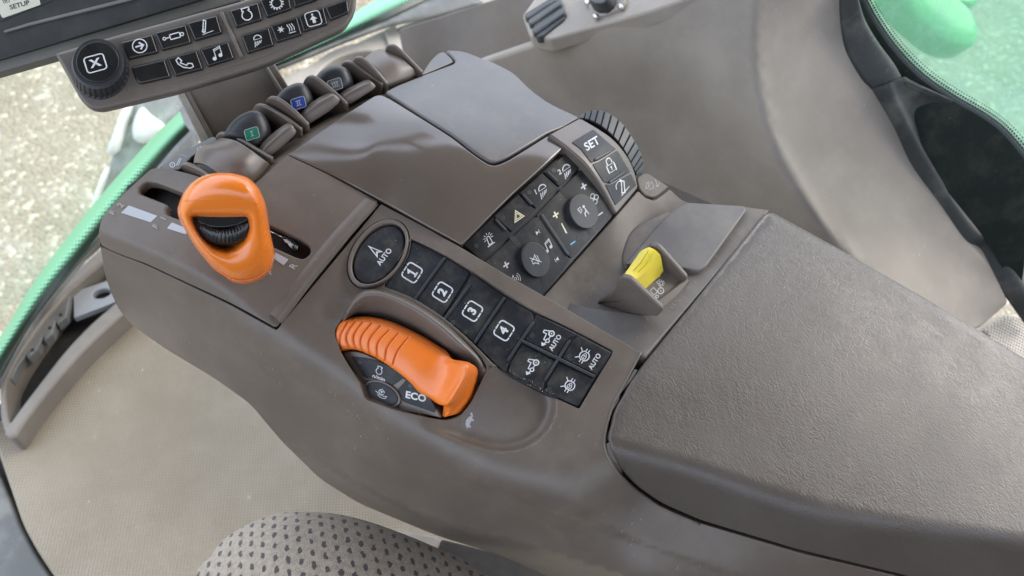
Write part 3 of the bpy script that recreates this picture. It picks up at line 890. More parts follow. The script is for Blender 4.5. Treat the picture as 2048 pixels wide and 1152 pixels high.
t = thing('window_seal', 'grey rubber seal running along the green window edge at left', 'seal', P(150, 560, -540))
gridpatch('lip', [[(-48, 850, -545), (-2, 740, -535), (72, 626, -520), (152, 522, -505), (230, 432, -495), (304, 353, -485), (388, 268, -470)],
                  [(-46, 860, -525), (2, 757, -515), (66, 642, -500), (146, 542, -485), (230, 446, -478), (312, 364, -470), (394, 290, -460)],
                  [(-44, 862, -550), (-8, 786, -540), (48, 664, -525), (120, 572, -514), (196, 500, -506), (256, 442, -500), (328, 376, -490), (400, 320, -480)]], 'seal_grey', t, 60, 10, thick=6)
t = thing('window_ledge', 'pale grey ledge strip under the green window edge, behind the levers', 'ledge', P(800, 40, -400))
gridpatch('strip', [[(505, 150, -402), (600, 111, -398), (670, 80, -392), (745, 47, -384), (800, 22, -377), (910, -30, -370)],
                    [(510, 152, -396), (608, 114, -392), (686, 82, -386), (758, 52, -380), (826, 30, -374), (936, -14, -368)],
                    [(514, 155, -402), (617, 116, -398), (705, 81, -392), (772, 57, -386), (850, 38, -380), (966, 4, -374)]], 'seal_grey', t, 40, 10, thick=6)

t = thing('pedal_well', 'long beige frame around the recessed pedal beside the floor mat', 'pedal frame', P(120, 760, -545))
S_well = flat(FLOOR_Z + 38)
outer = rp([(225, 474, 30), (121, 566, 40), (44, 663, 40), (14, 730, 30), (0, 770, 20), (-2, 830, 14), (10, 872, 8), (27, 878, 10), (56, 835, 20), (100, 778, 40), (165, 702, 40), (246, 628, 20), (300, 580), (300, 480)], 8)
inner = rp([(230, 505, 20), (139, 580, 30), (74, 657, 40), (30, 722, 30), (10, 762, 14), (10, 800, 20), (18, 846, 6), (41, 814, 20), (86, 755, 40), (127, 702, 40), (177, 649, 40), (230, 604, 20), (275, 560)], 6)
shell('frame', outer, S_well, 'well_trim', t, holes=[inner], thick=40, rad=5, grid=30, holethick=90)
shell('well_floor', rp([(260, 490), (60, 680), (0, 800), (10, 870), (100, 780), (300, 590)], 8), flat(FLOOR_Z - 12), 'dark_inside', t, thick=5, grid=50)
t = thing('pedal', 'grey toothed rubber pedal pad on a slotted metal arm inside the frame', 'pedal', P(100, 740, -575))
S_ped = flat(FLOOR_Z + 22)
shell('arm', rp([(146, 584, 3), (215, 560, 6), (235, 562), (250, 592), (225, 606), (147, 636, 3)], 4), S_ped, 'blue_metal', t, holes=[ell(203, 587, 19, 9, -14)], thick=10, rad=1.5, grid=14)
pad = shell('pad', rp([(130, 587, 3), (143, 586, 4), (144, 598), (136, 640), (118, 655), (116, 648), (108, 674), (92, 688), (90, 680), (78, 704), (60, 722), (56, 716), (40, 738), (26, 766, 3), (22, 742), (26, 724), (60, 668), (96, 622)], 2), S_ped, 'pedal_rubber', t, off=8, thick=16, rad=2, grid=12)
for (x, y) in ((116, 622), (96, 646), (78, 670), (60, 692), (41, 714), (126, 636), (104, 662), (70, 706)):
    shell('stud', ell(x, y, 3.4, 2.6, -40, 12), S_ped, 'dark_inside', t, off=9, thick=2, rad=.5, grid=8)

# beige shelf behind the levers with the round cup hollow
t = thing('side_shelf', 'beige shelf with a dark round hollow behind the paddle levers', 'shelf', P(690, 120, -430))
S_sh = flat(-410)
hol = ell(712, 166, 92, 62, -18, 40)
shell('shelf_top', rp([(520, 178, 4), (548, 162, 10), (770, 57, 6), (800, 130), (860, 260), (560, 330), (470, 240)], 4), S_sh, 'trim_light', t, holes=[hol], thick=20, rad=4, grid=26, holethick=60)
shell('cup_hollow', ell(712, 168, 110, 80, -18, 40), flat(-465), 'brown_plastic', t, thick=4, grid=30)
t = thing('storage_bin', 'open grey-brown storage bin in the wall beyond the console hood', 'bin', P(900, 80, -420))
shell('back_panel', rp([(796, 58, 14), (880, 34), (960, 8), (1140, -50), (1160, 60), (1000, 130), (880, 190), (820, 170), (806, 110)], 6), Surf([CX(800, 60, 470), CX(960, 10, 520), CX(1050, 40, 505), CX(900, 150, 470), CX(820, 130, 450)]), 'brown_plastic', t, thick=6, rad=2, grid=24)
shell('end_panel', rp([(768, 58, 3), (792, 50, 6), (797, 60, 4), (812, 115), (830, 175), (800, 150), (780, 100)], 3), flat(-404), 'trim_light', t, thick=12, rad=2, grid=20)
shell('rim', rp([(794, 54, 4), (880, 26), (960, 0), (1040, -30), (1044, -22), (962, 9), (882, 36), (800, 62, 4)], 2), flat(-402), 'trim_grey', t, thick=10, rad=1.5, grid=16)
S_con = Surf([CX(1060, 60, 345), CX(1130, 20, 380), CX(1280, 15, 352), CX(1250, -30, 400), CX(1100, 70, 340)])
t = thing('connector_panel', 'moulded grey panel holding the rubber block and round socket', 'panel', P(1180, 40, -350))
shell('panel_face', rp([(1060, 70, 6), (1044, 30), (1080, -20), (1150, -60), (1420, -60), (1400, -12), (1285, 27, 10), (1180, 55), (1100, 78, 6)], 5), S_con, 'trim_grey', t, thick=14, rad=3, grid=18)
t = thing('rubber_block', 'dark ribbed rubber block clipped beside the round socket', 'rubber pad', P(1095, 45, -350))
shell('block', rp([(1058, 36, 4), (1100, 4, 4), (1122, 0), (1133, 30, 8), (1130, 42, 8), (1085, 77, 6), (1074, 78, 4), (1066, 56)], 3), S_con, 'slate_rubber', t, off=3, thick=8, rad=2, grid=10)
for q in ([(1057, 40), (1113, 6)], [(1064, 52), (1122, 14)], [(1072, 70), (1128, 32)]):
    shell('rib', stad(q[0], q[1], 11), S_con, 'slate_rubber', t, off=6, thick=6, rad=2, grid=10)
t = thing('round_socket', 'black round socket with brass pins screwed to the side panel', 'socket', P(1212, 12, -350))
shell('flange', rp([(1168, -6), (1192, 42, 8), (1246, 22, 6), (1256, 8, 6), (1240, -20)], 5), S_con, 'trim_grey', t, off=4, thick=6, rad=1.5, grid=10)
shell('barrel', ell(1212, 12, 25, 21, -15), S_con, 'black_rubber', t, off=16, thick=16, rad=2, grid=8, holes=[ell(1212, 10, 17, 14, -15)], holethick=9)
shell('insert', ell(1212, 10, 17.5, 14.5, -15), S_con, 'dark_inside', t, off=8, thick=4, rad=.5, grid=8)
for x, y in ((1206, 8), (1214, 4), (1220, 8), (1212, 12)):
    pebble('pin', ell(x, y, 2, 2, 0, 10), S_con, 'crumb', t, h=3, off=8, thick=1)
for x, y in ((1178, 12), (1195, 40), (1245, 21)):
    pebble('screw', ell(x, y, 6, 4.5, -15, 14), S_con, 'screw_metal', t, h=2, off=4.5, thick=1)

# ------------------------------------------------------------------ right: window, seal, grab handle
S_gl = Surf([CX(1700, 40, 452), CX(1800, 170, 450), CX(1960, 300, 447), CX(2060, 420, 440), CX(1800, 0, 475), CX(2040, 150, 480)])
t = thing('side_window', 'mint tinted side window with a black dotted border', 'window', P(1900, 150, -60))
edge = [(1712, -20), (1745, 42), (1785, 100), (1838, 155), (1900, 198), (1965, 236), (2010, 272), (2070, 345)]
edge2 = [(1738, -40), (1772, 22), (1812, 78), (1864, 130), (1924, 172), (1988, 210), (2034, 247), (2096, 318)]
gridpatch('border', [[(x, y, 0) for x, y in edge], [(x, y, 0) for x, y in edge2]], 'tinted_border', t, 60, 5, S=S_gl)
gridpatch('pane', [[(x, y, 0) for x, y in edge2], [(1800, -160, 0), (1850, -140, 0), (1900, -110, 0), (1960, -80, 0), (2030, -40, 0), (2100, 0, 0), (2160, 40, 0), (2200, 90, 0)]], 'tinted_pane', t, 40, 8, S=S_gl)
gridpatch('black_border', [[(1660, -40, 0), (1670, 30, 0), (1712, 140, 0), (1760, 220, 0), (1830, 300, 0), (1900, 390, 0), (1970, 480, 0), (2040, 600, 0)], [(x, y, 0) for x, y in edge]], 'border_print', t, 50, 5, S=S_gl)
t = thing('window_gasket', 'short black rubber gasket beside the tinted window, above the grab handle', 'gasket', P(1740, 120, -80))
gridpatch('gasket', [[(1678, -30, 0), (1680, 40, 0), (1691, 100, 0), (1721, 155, 0), (1743, 178, 0)],
                     [(1684, -30, 12), (1694, 40, 12), (1712, 90, 12), (1744, 142, 12), (1762, 168, 12)],
                     [(1690, -30, 14), (1708, 32, 14), (1734, 85, 14), (1766, 132, 14), (1780, 156, 14)],
                     [(1694, -30, 2), (1717, 26, 2), (1747, 80, 2), (1778, 125, 2), (1790, 150, 2)]], 'seal_rubber', t, 40, 14, S=S_ledge, thick=4)
t = thing('grab_handle', 'large scooped black plastic handle moulding beside the tinted window', 'handle', P(1900, 360, -120))
gridpatch('moulding', [[(1743, 178, -2), (1788, 258, -2), (1822, 332, -2), (1878, 410, -2), (1928, 482, -2), (1960, 500, -2), (2000, 572, -2), (2060, 660, -2)],
                       [(1752, 172, 13), (1802, 262, 13), (1836, 318, 12), (1892, 398, 8), (1942, 464, 8), (1978, 492, 10), (2012, 548, 10), (2070, 630, 10)],
                       [(1764, 166, 16), (1832, 240, 2), (1866, 300, -10), (1914, 368, -14), (1964, 432, -10), (1998, 482, 2), (2030, 530, 6), (2080, 600, 6)],
                       [(1774, 164, 18), (1858, 222, 10), (1906, 270, 2), (1956, 332, -2), (1998, 394, 2), (2024, 440, 8), (2050, 490, 12), (2090, 560, 12)],
                       [(1782, 164, 20), (1848, 195, 24), (1898, 221, 24), (1960, 271, 24), (2008, 332, 24), (2038, 378, 24), (2060, 422, 22), (2110, 500, 20)],
                       [(1788, 166, 10), (1856, 190, 10), (1908, 214, 10), (1970, 263, 10), (2018, 324, 10), (2048, 370, 10), (2072, 414, 10), (2120, 490, 10)]], 'seal_rubber', t, 70, 30, S=S_ledge, thick=4)
tag(shell('seat_cover', rp([(1965, 660, 10), (2020, 625, 10), (2120, 640), (2120, 780), (2000, 720)], 8), Surf([(1970, 660, -185), (2040, 640, -180), (2048, 720, -195)]), 'perforated_vinyl', None, thick=20, rad=6, grid=16),
    'pale perforated vinyl cover at the right edge behind the arm rest', 'cover')

# outdoors through the panes
t = thing('green_bodywork', 'light green rounded bodywork seen through the tinted window', 'bodywork', P(1860, 60, -1100))
S_fd = plane(P(1860, 60, -700), (-.3, -.3, .9))
pebble('body_panel', sp([(1772, -20), (1790, 22), (1830, 62), (1880, 98), (1925, 104), (1938, 80), (1924, 42), (1904, 22), (1930, 24), (1950, -20), (1860, -80)]), S_fd, 'fender_green', t, h=50, e=.5, thick=40)
t = thing('tyre', 'muddy grey tractor tyre with pale caked lugs outside the front window', 'tyre', P(270, 330, -1500))
S_ty = plane(P(270, 300, -1250), (-.5, -.55, .65))
pebble('tread', sp([(200, 410), (214, 350), (236, 290), (258, 236), (276, 190), (330, 160), (400, 150), (420, 240), (360, 330), (290, 420), (230, 460)]), S_ty, 'tyre_rubber', t, h=60, e=.5, thick=60)
for q in ([(224, 302), (236, 268), (252, 222), (268, 204), (272, 212), (262, 246), (250, 290), (238, 306)], [(272, 252), (280, 226), (292, 214), (308, 228), (336, 250), (320, 272), (298, 284), (276, 276)], [(196, 400), (214, 350), (222, 330), (226, 340), (210, 380), (200, 412)]):
    pebble('lug', sp(q), S_ty, 'tyre_mud', t, h=70, e=.6, thick=10, off=40)

# ------------------------------------------------------------------ seat
t = thing('driver_seat', 'grey-beige seat cushion with rows of dark flecks at the bottom edge', 'seat', P(680, 1150, -300))
S_seat = Surf([(450, 1120, -205), (640, 1040, -195), (900, 1130, -190), (600, 1300, -150), (800, 1300, -150), (700, 1150, -158), (560, 1120, -172)])
pebble('cushion', sp([(395, 1200), (430, 1112), (470, 1072), (540, 1040), (610, 1033), (690, 1041), (780, 1068), (880, 1108), (960, 1150), (1040, 1240), (900, 1500), (500, 1500)], 90), S_seat, 'seat_velour', t, h=20, e=.8, thick=90, c=(690, 1240), K=16)
L = P(np.array([560., 600, 640, 690, 740, 800, 860, 930]), np.array([1046., 1041, 1041, 1047, 1058, 1080, 1106, 1142]), np.full(8, -188.))
tube('piping', cr1(L, 40), 2.2, 'seat_velour', t)
t = thing('console_gap', 'dark shade sheet and pale side plate in the gap under the console', 'gap_shade', P(900, 1110, -420))
shell('side_plate', rp([(770, 1055), (870, 1072), (882, 1082, 4), (866, 1108), (760, 1110)], 4), flat(-330), 'trim_grey', t, thick=30, rad=2)
shell('gap_shade', rp([(884, 1078), (1300, 1180), (1250, 1300), (840, 1200), (866, 1108)], 4), flat(-345), 'dark_inside', t, thick=30, rad=2, grid=40)  # dark sheet standing in for the shade in the gap
# ------------------------------------------------------------------ the arm-rest console
CON = thing('armrest_console', 'brown tractor armrest console with orange lever, dial and black switch panels', 'control console', P(700, 900, -170))
XS = -122
S_top = Surf([(1290, 719, 0), (1539, 420, 0), (2048, 722, 0), (1600, 700, 1.2), (1900, 900, 0), (1250, 880, -2), (2100, 1090, -3), (1600, 960, -.6)])
S_flank = Surf([CX(1300, 921, P(1300, 921, -4)[0]), CX(2048, 1090, P(2048, 1090, -4)[0]), (1600, 1104, -33), (1330, 1012, -36)])
def zf(x, y): return (x, y, S_flank.at(x, y)[0][2])
S_side = Surf([CX(197, 478, -124), CX(291, 527, -119), CX(374, 566, -115), CX(458, 605, -111), CX(245, 640, -124), CX(330, 700, -130), CX(500, 810, -130),
               CX(620, 760, -113), CX(640, 958, -130), CX(870, 1070, -124), CX(760, 900, -117), CX(1000, 1105, -113), CX(1000, 960, -102), CX(1150, 1000, -88), CX(1300, 1150, -88),
               zf(1290, 990), zf(1400, 1046), zf(1600, 1106), zf(1800, 1154), zf(2000, 1215)], lam=2e-4)
S_btop = Surf([(925, 497, 17), (1100, 605, 9), (1283, 708, 1.5), (820, 602, 1), (1157, 816, -8), (1000, 680, 5), (700, 540, 0), (820, 470, 15), (755, 405, 19), (660, 520, 4), (565, 640, -10),
               (1215, 880, -7), (1000, 860, -19), (800, 800, -22), (690, 690, -14)], lam=1e-5)
def zs(x, y): return (x, y, S_side.at(x, y)[0][2])
S_under = Surf([zs(600, 905), zs(820, 1022), zs(1060, 1098), zs(1300, 1172), CX(870, 1100, -84), CX(1100, 1190, -52), CX(640, 990, -88)], lam=1e-3)
S_body = SoftMin(SoftMin(S_btop, S_side, .085), S_under, .03)
WELL = rp([(690, 628, 16), (712, 590, 12), (732, 580, 8), (772, 584, 20), (832, 609, 20), (887, 645, 20), (927, 679, 20), (959, 711, 14), (974, 736, 10), (958, 770, 20), (940, 806, 12), (918, 832, 10), (893, 840, 8), (876, 838, 4), (796, 821, 14), (730, 799, 10), (722, 770, 8), (683, 706, 8), (667, 662, 14)], 6)
STRIP = rp([(822, 478, 3), (850, 490, 20), (891, 511, 20), (960, 552, 20), (1011, 587, 20), (1067, 622, 20), (1111, 643, 20), (1159, 667, 20), (1226, 703, 3), (1158, 817, 3), (1099, 790, 14), (1063, 772, 14), (1019, 752, 14), (985, 726, 6), (960, 700, 10), (927, 668, 14), (887, 634, 14), (832, 598, 14), (768, 571, 5)], 6)
OVAL = ell(757, 508, 78, 51, -53, 44)
def dish(x, y):
    """thumb hollow below the dial, with a crisp lower lip"""
    lip = cr1([(840, 858), (880, 872), (925, 888), (965, 900), (1005, 906), (1050, 897), (1086, 874), (1108, 842), (1116, 806), (1108, 770)], 60)
    reg = np.concatenate([lip, [(1000, 730), (860, 760)]])
    sd = segdist(x, y, lip, False) * np.where(inside(x, y, reg), 1, 0)
    d = -9.5 * (1 - np.exp(-(sd / 13) ** 1.5)) * np.exp(-sd / 75) * np.clip((x - 840) / 80, 0, 1)
    # shallow shoulder dent left of the dial
    r2 = np.sqrt(((x - 672) / 42) ** 2 + ((y - 622) / 34) ** 2)
    d = d - 2.5 / (1 + np.exp((r2 - .8) * 7))
    # faint moulded crease along the lower side
    c = (y - 985) - (x - 1000) * .36
    d = d - 1.6 / (1 + np.exp(-c / 3.0)) * (x > 900) * np.clip((x - 900) / 120, 0, 1)
    return d
body = shell('side_body', rp([(197, 480, 4), (201, 494, 6), (236, 510, 20), (291, 530, 20), (374, 569, 20), (458, 608, 20), (553, 660, 4), (572, 636, 6), (762, 407, 4), (848, 452, 10), (925, 496, 10), (1011, 548, 10), (1100, 598, 10), (1284, 706, 7), (1256, 760, 20), (1228, 812, 20), (1214, 862, 20), (1213, 895, 20), (1232, 938, 20), (1268, 976, 20), (1320, 1012, 20), (1400, 1046, 20), (1600, 1106, 20), (1800, 1154), (2000, 1215), (1400, 1330), (1100, 1160, 30), (990, 1110, 20), (870, 1070, 20), (720, 1008, 20), (640, 958, 20), (560, 880, 20), (500, 808, 20), (430, 758, 20), (330, 698, 20), (262, 650, 14), (232, 612, 20), (210, 556, 20)], 6),
             S_body, 'brown_side', CON, holes=[WELL, STRIP, OVAL], thick=24, rad=.6, gap=.12, grid=13, disp=dish, holerad=.7, holethick=7, extra=(830, 735, 1135, 925, 5.5))

# dark frame under the covers
shell('inner_frame', rp([(260, 480), (330, 370), (520, 300), (800, 180), (1050, 180), (1250, 330), (1500, 440), (1280, 720), (1200, 860), (980, 880), (700, 820), (420, 600)], 10),
      Surf([(260, 480, -30), (520, 320, -12), (1000, 250, -8), (1500, 440, -40), (1250, 750, -45), (900, 830, -62), (600, 640, -50), (1000, 600, -40), (1200, 560, -45)]), 'dark_inside', CON, thick=5, grid=40)

# ---- key strip
S_key = Surf([(891, 511, 13.5), (1226, 703, 3.2), (820, 600, .5), (1158, 817, -8.5), (1011, 587, 10.5), (985, 726, -2.5), (760, 508, 7)])
shell('key_base', STRIP, S_key, 'black_rubber', CON, off=-2.2, thick=5, rad=.5, gap=.1, grid=16)
kdir = np.array([.535, -.845]); fdir = np.array([-.853, -.522])
KEYS = [([(824, 482), (889, 514), (826, 599), (770, 573)], '1', (824, 545)),
        ([(893, 516), (940, 544), (885, 640 - 5), (832, 600)], '2', (885, 584)),
        ([(945, 547), (1009, 590), (947, 684), (890, 640 - 4)], '3', (945, 622)),
        ([(1014, 593), (1065, 625), (1069, 640), (1018, 728), (1012, 745), (986, 723), (952, 690)], '4', (1008, 661))]
def keyset(poly, r=4): return rp(poly, r)
for poly, ch, c in KEYS:
    k = shell('button', keyset(poly), S_key, 'black_key', CON, off=-.4, thick=2, rad=.6, gap=.12, grid=14)
    symbol(box_sym(ch), c, kdir * 16.5, fdir * 16, S_key, 'white_print', k, off=-.3)
KEY4 = [([(1072, 628), (1112, 647), (1155, 668), (1138, 700 - 24), (1118, 714), (1048, 679), (1068, 645)], 'a', (1098, 680)),
        ([(1159, 671), (1222, 704), (1192, 749), (1122, 716), (1142, 684)], 'b', (1173, 718)),
        ([(1044, 686), (1112, 722), (1091, 760), (1086, 780), (1064, 769), (1022, 748), (1020, 724)], 'c', (1065, 733)),
        ([(1117, 724), (1188, 757), (1157, 813), (1100, 787), (1094, 764)], 'd', (1139, 772))]
for poly, ch, c in KEY4:
    k = shell('button', keyset(poly), S_key, 'black_key', CON, off=-.4, thick=2, rad=.6, gap=.12, grid=14)
    cc = np.array(c)
    if ch in 'ac': symbol(TRAC, cc + ((-2, -5) if ch == 'a' else (0, 0)), kdir * 17, fdir * 17, S_key, 'white_print', k, off=-.3)
    else: symbol(DIFF, cc + ((-4, -6) if ch == 'b' else (1, -1)), kdir * 15.5, fdir * 15.5, S_key, 'white_print', k, off=-.3)
    if ch in 'ab':
        symbol([('t', 'AUTO', 0, 0, 1.0, .035)], cc + (np.array([13, 5]) if ch == 'a' else np.array([17, 5])), kdir * 9, fdir * 9.5, S_key, 'white_print', k, off=-.3)
for a, b_ in (((888, 518), (830, 598)), ((938, 572), (890, 637)), ((1008, 597), (950, 684)), ((1066, 646), (1016, 720)), ((1138, 683), (1091, 759))):
    shell('divider', stad(a, b_, 6.5), S_key, 'black_rubber', CON, off=1.1, thick=4, rad=.9, grid=10)
shell('divider', stad((1046, 683), (1186, 752), 6.5), S_key, 'black_rubber', CON, off=1.3, thick=4, rad=.9, grid=10)
for x, y in ((1023, 738), (1098, 778), (1064, 671), (1138, 712), (931, 664), (866, 625), (800, 590), (905, 645)):
    shell('indicator_lamp', ell(x, y, 5.5, 4.6, -40, 16), S_key, 'bezel_black', CON, off=-.25, thick=1, rad=.2, grid=8)

# ---- oval steering key
shell('oval_bezel', ell(757, 508, 77, 50, -53, 44), S_key, 'brown_satin', CON, holes=[ell(758, 509, 68, 42.5, -53, 44)], off=2.2, thick=8, rad=1.3, grid=10, seg=4)
k = shell('steering_button', ell(758, 509, 67, 41.5, -53, 44), S_key, 'black_key', CON, off=.2, thick=4, rad=1.5, gap=.2, grid=14)
symbol([('c', [(-.5, -.7), (0, .95), (.5, -.7), (.02, -.3)], .24)], (750, 502), np.array([.66, -.75]) * 13, np.array([-.80, -.60]) * 15, S_key, 'white_print', k, off=.32)
symbol([('t', 'AUTO', 0, 0, 1.0, .035)], (769, 514), np.array([.62, -.785]) * 10, fdir * 10.5, S_key, 'white_print', k, off=.32)

# ---- throttle dial
S_dial = plane(P(830, 765, -17), (-.66, -.02, .75))
def grooves(x, y):
    d = np.zeros(len(x))
    tops = [(237, 172), (295, 172), (355, 180), (428, 188), (497, 212), (572, 243), (645, 272), (723, 310)]
    bots = [(178, 400), (262, 402), (315, 412), (366, 424), (427, 444), (490, 466), (553, 495), (618, 524)]
    mids = [(190, 290), (240, 290), (298, 296), (358, 310), (425, 330), (495, 350), (575, 380), (655, 415)]
    for tp, md, bt in zip(tops, mids, bots):
        L = cr1([(640 + p[0] / 4.114, 600 + p[1] / 4.114) for p in (tp, md, bt)], 9)
        r = segdist(x, y, L, False)
        d = d - 1.7 * np.exp(-(r / 1.5) ** 2)
    return d
rows = [  # across the ring: back edge, outer shoulder, crown, front shoulder, inner edge
    [(676, 668, -9), (690, 644, -9), (714, 635, -9), (742, 637, -9), (772, 645, -9), (802, 658, -9), (832, 673, -9), (862, 691, -9), (886, 706, -8), (905, 718, 0), (930, 720, 5), (944, 723, 6), (950, 742, -6), (942, 775, -12), (936, 800, -14), (920, 828, -14)],
    [(670, 664, -4), (684, 641, -4), (712, 634.5, -3), (742, 637, -3), (773, 646, -3), (803, 660, -3), (834, 676, -3), (863, 695, -3), (886, 710, -2), (908, 722, 5), (932, 724, 12), (948, 728, 13), (950, 750, 0), (940, 782, -7), (933, 802, -9), (916, 828, -9)],
    [(669, 672, 1), (680, 650, 1), (706, 644, 2), (738, 648, 2), (768, 658, 2), (797, 672, 2), (826, 689, 2), (853, 711, 2), (874, 728, 2), (898, 744, 5), (926, 748, 12), (944, 746, 14), (940, 768, 3), (930, 795, -3), (922, 812, -4), (908, 831, -5)],
    [(672, 686, 3), (680, 672, 4), (702, 668, 4.5), (730, 671, 4.5), (759, 682, 4.5), (787, 698, 4.5), (814, 716, 4.5), (838, 738, 4.5), (856, 756, 4), (880, 772, 5), (908, 778, 11), (926, 776, 14), (924, 792, 5), (914, 812, -1), (906, 822, -2), (898, 833, -3)],
    [(679, 699, 2), (685, 697, 3), (702, 694, 3.5), (726, 699, 3.5), (754, 711, 3.5), (780, 727, 3.5), (804, 744, 3.5), (826, 763, 3.5), (842, 780, 3), (866, 792, 4), (890, 803, 8), (906, 803, 11), (906, 810, 4), (898, 822, 0), (893, 830, -1), (888, 835, -2)],
    [(684, 704, -4), (690, 702, -3), (704, 700, -3), (724, 704, -3), (751, 716, -3), (777, 731, -3), (800, 748, -3), (822, 768, -3), (838, 787, -3), (856, 799, -3), (872, 808, -2), (884, 808, -1), (884, 816, -3), (882, 826, -4), (881, 832, -4), (880, 836, -5)]]
gridpatch('throttle_dial', rows, 'orange_dial', CON, 460, 34, S=S_dial, disp=grooves)
# grey dial face with three inserts
FACE = rp([(682, 706, 3), (704, 702, 10), (724, 706, 20), (751, 718, 20), (777, 733, 20), (800, 750, 20), (822, 770, 20), (838, 790, 20), (858, 806, 20), (874, 820, 16), (882, 837, 3), (796, 821, 14), (732, 800, 10), (724, 772, 8)], 4)
shell('dial_face', FACE, S_dial, 'brown_satin', CON, off=-1.0, thick=8, rad=.8, grid=14)
k = shell('dial_button', rp([(701, 713, 3), (742, 717, 16), (776, 731, 16), (811, 753, 3), (781, 774, 4), (757, 759, 14), (727, 756, 8)], 4), S_dial, 'black_key', CON, off=-.55, thick=2, rad=.4, grid=12)
d0 = np.array([.93, .36]); d1 = np.array([.25, -.97])
symbol(ENGINE, (758, 741), d0 * 10, d1 * 9.5, S_dial, 'white_print', k, off=-.4)
symbol([('t', 'n/min', 0, 0, 1.0, .03)], (757, 756), d0 * 8.5, d1 * 7.5, S_dial, 'white_print', k, off=-.4)
k = shell('dial_button', rp([(815, 757, 4), (834, 770, 12), (859, 794, 14), (871, 817, 6), (869, 826, 4), (805, 804, 6), (793, 780, 6)], 4), S_dial, 'black_key', CON, off=-.55, thick=2, rad=.4, grid=12)
symbol([('t', 'ECO', 0, 0, 1.0, .05)], (831, 794), np.array([.98, .22]) * 15, np.array([.1, -.99]) * 13.5, S_dial, 'white_print', k, off=-.4)
shell('dial_collar', ell(765, 788, 40, 24, 28), S_dial, 'brown_satin', CON, off=.8, thick=4, rad=.8, grid=10)
k = shell('dial_button', ell(765, 787, 35, 19.5, 28), S_dial, 'black_key', CON, off=1.3, thick=2, rad=.6, grid=12)
symbol(ROTOR, (764, 787), d0 * 14, d1 * 11, S_dial, 'white_print', k, off=1.45)
for x, y in ((719, 725), (820, 772)):
    shell('indicator_lamp', ell(x, y, 4.5, 3.6, 20, 14), S_dial, 'bezel_black', CON, off=-.4, thick=1, rad=.2)
# raised guard arching over the dial
gridpatch('dial_guard', [[(690, 622, -4), (706, 596, 0), (730, 580, 3.2), (772, 583, 4.6), (832, 608, 4), (887, 644, 2.2), (927, 678, -.8), (959, 710, -4), (976, 738, -9)],
                         [(692, 626, -2), (709, 598, 4), (732, 583, 8), (773, 587, 9.5), (832, 613, 9), (886, 650, 7), (925, 684, 4), (956, 716, 0), (973, 741, -6)],
                         [(693, 632, -3), (712, 606, 3), (735, 593, 7), (774, 597, 8.5), (831, 624, 8), (883, 661, 6), (921, 695, 3), (951, 724, -2), (968, 748, -8)],
                         [(690, 640, -9), (714, 620, -4), (738, 612, -2), (772, 617, -2), (824, 643, -3), (872, 677, -5), (908, 706, -8), (944, 735, -12), (962, 757, -15)],
                         [(680, 650, -20), (708, 632, -17), (738, 634, -16), (770, 643, -17), (818, 665, -19), (862, 690, -21), (900, 716, -24), (940, 748, -27), (956, 770, -26)]], 'brown_satin', CON, 90, 26, thick=2)
gridpatch('dial_well', [[(660, 655, -20), (684, 640, -22), (720, 634, -22), (800, 656, -24), (860, 690, -26), (930, 745, -30), (958, 770, -28)],
                        [(680, 720, -30), (700, 720, -34), (740, 720, -38), (800, 760, -40), (840, 790, -42), (880, 810, -42), (945, 806, -36)],
                        [(720, 790, -42), (740, 806, -44), (770, 818, -46), (800, 826, -46), (850, 838, -46), (890, 842, -44), (922, 836, -40)]], 'brown_side', CON, 40, 16)
symbol(TURTLE, (938, 842), np.array([.42, -.9]) * 17, np.array([-.9, -.42]) * 17, S_body, 'grey_print', body, off=.15, disp=dish)

# ---- gear cover with the gate
S_gtop = Surf([(755, 400, 20), (568, 632, -9), (574, 308, 31), (302, 335, 20), (199, 450, 9), (420, 345, 27), (400, 440, 19), (600, 480, 12), (340, 420, 18), (265, 440, 12.5), (510, 360, 28), (650, 420, 20), (420, 530, 8), (300, 490, 10)], lam=1e-4)
S_gear = SoftMin(S_gtop, S_side, .05)
GATE = rp([(276, 378, 8), (291, 363, 8), (312, 365, 8), (360, 384), (440, 418), (541, 452), (600, 480), (619, 493, 8), (622, 506, 8), (608, 519, 8), (590, 514, 8), (547, 494), (440, 460), (352, 436), (332, 428, 5), (330, 420, 5), (336, 411, 3), (331, 407, 3), (290, 391, 6), (278, 386, 5)], 6)
gear = shell('gear_cover', rp([(198, 452, 10), (206, 430, 20), (250, 384, 20), (302, 336, 10), (330, 335, 8), (378, 346, 20), (430, 362, 10), (508, 368, 6), (574, 309, 4), (665, 352, 20), (757, 402, 4), (570, 634, 6), (552, 656, 6), (458, 605, 20), (374, 566, 20), (291, 527, 20), (236, 508, 20), (202, 491, 6), (196, 476, 8)], 6), S_gear, 'brown_plastic', CON, holes=[GATE], thick=14, rad=.7, gap=.1, grid=12, seg=4, holerad=1.2, holethick=7)
gridpatch('cover_ridge', [[(540, 628, 0), (600, 548, 0), (660, 472, 0), (730, 396, 0)], [(548, 634, 1.6), (607, 555, 1.6), (667, 479, 1.6), (738, 400, 1.6)], [(556, 642, 1.8), (613, 564, 1.8), (674, 488, 1.8), (748, 405, 1.8)], [(564, 648, -.6), (620, 572, -.6), (681, 495, -.6), (757, 409, -.6)]], 'brown_plastic', CON, 40, 12, S=S_gear)
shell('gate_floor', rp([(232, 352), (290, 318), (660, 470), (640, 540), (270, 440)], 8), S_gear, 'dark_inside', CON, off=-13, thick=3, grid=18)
gs = [P(545, 478, 6), P(570, 487, 5), P(577, 488, 5)]
hel = []
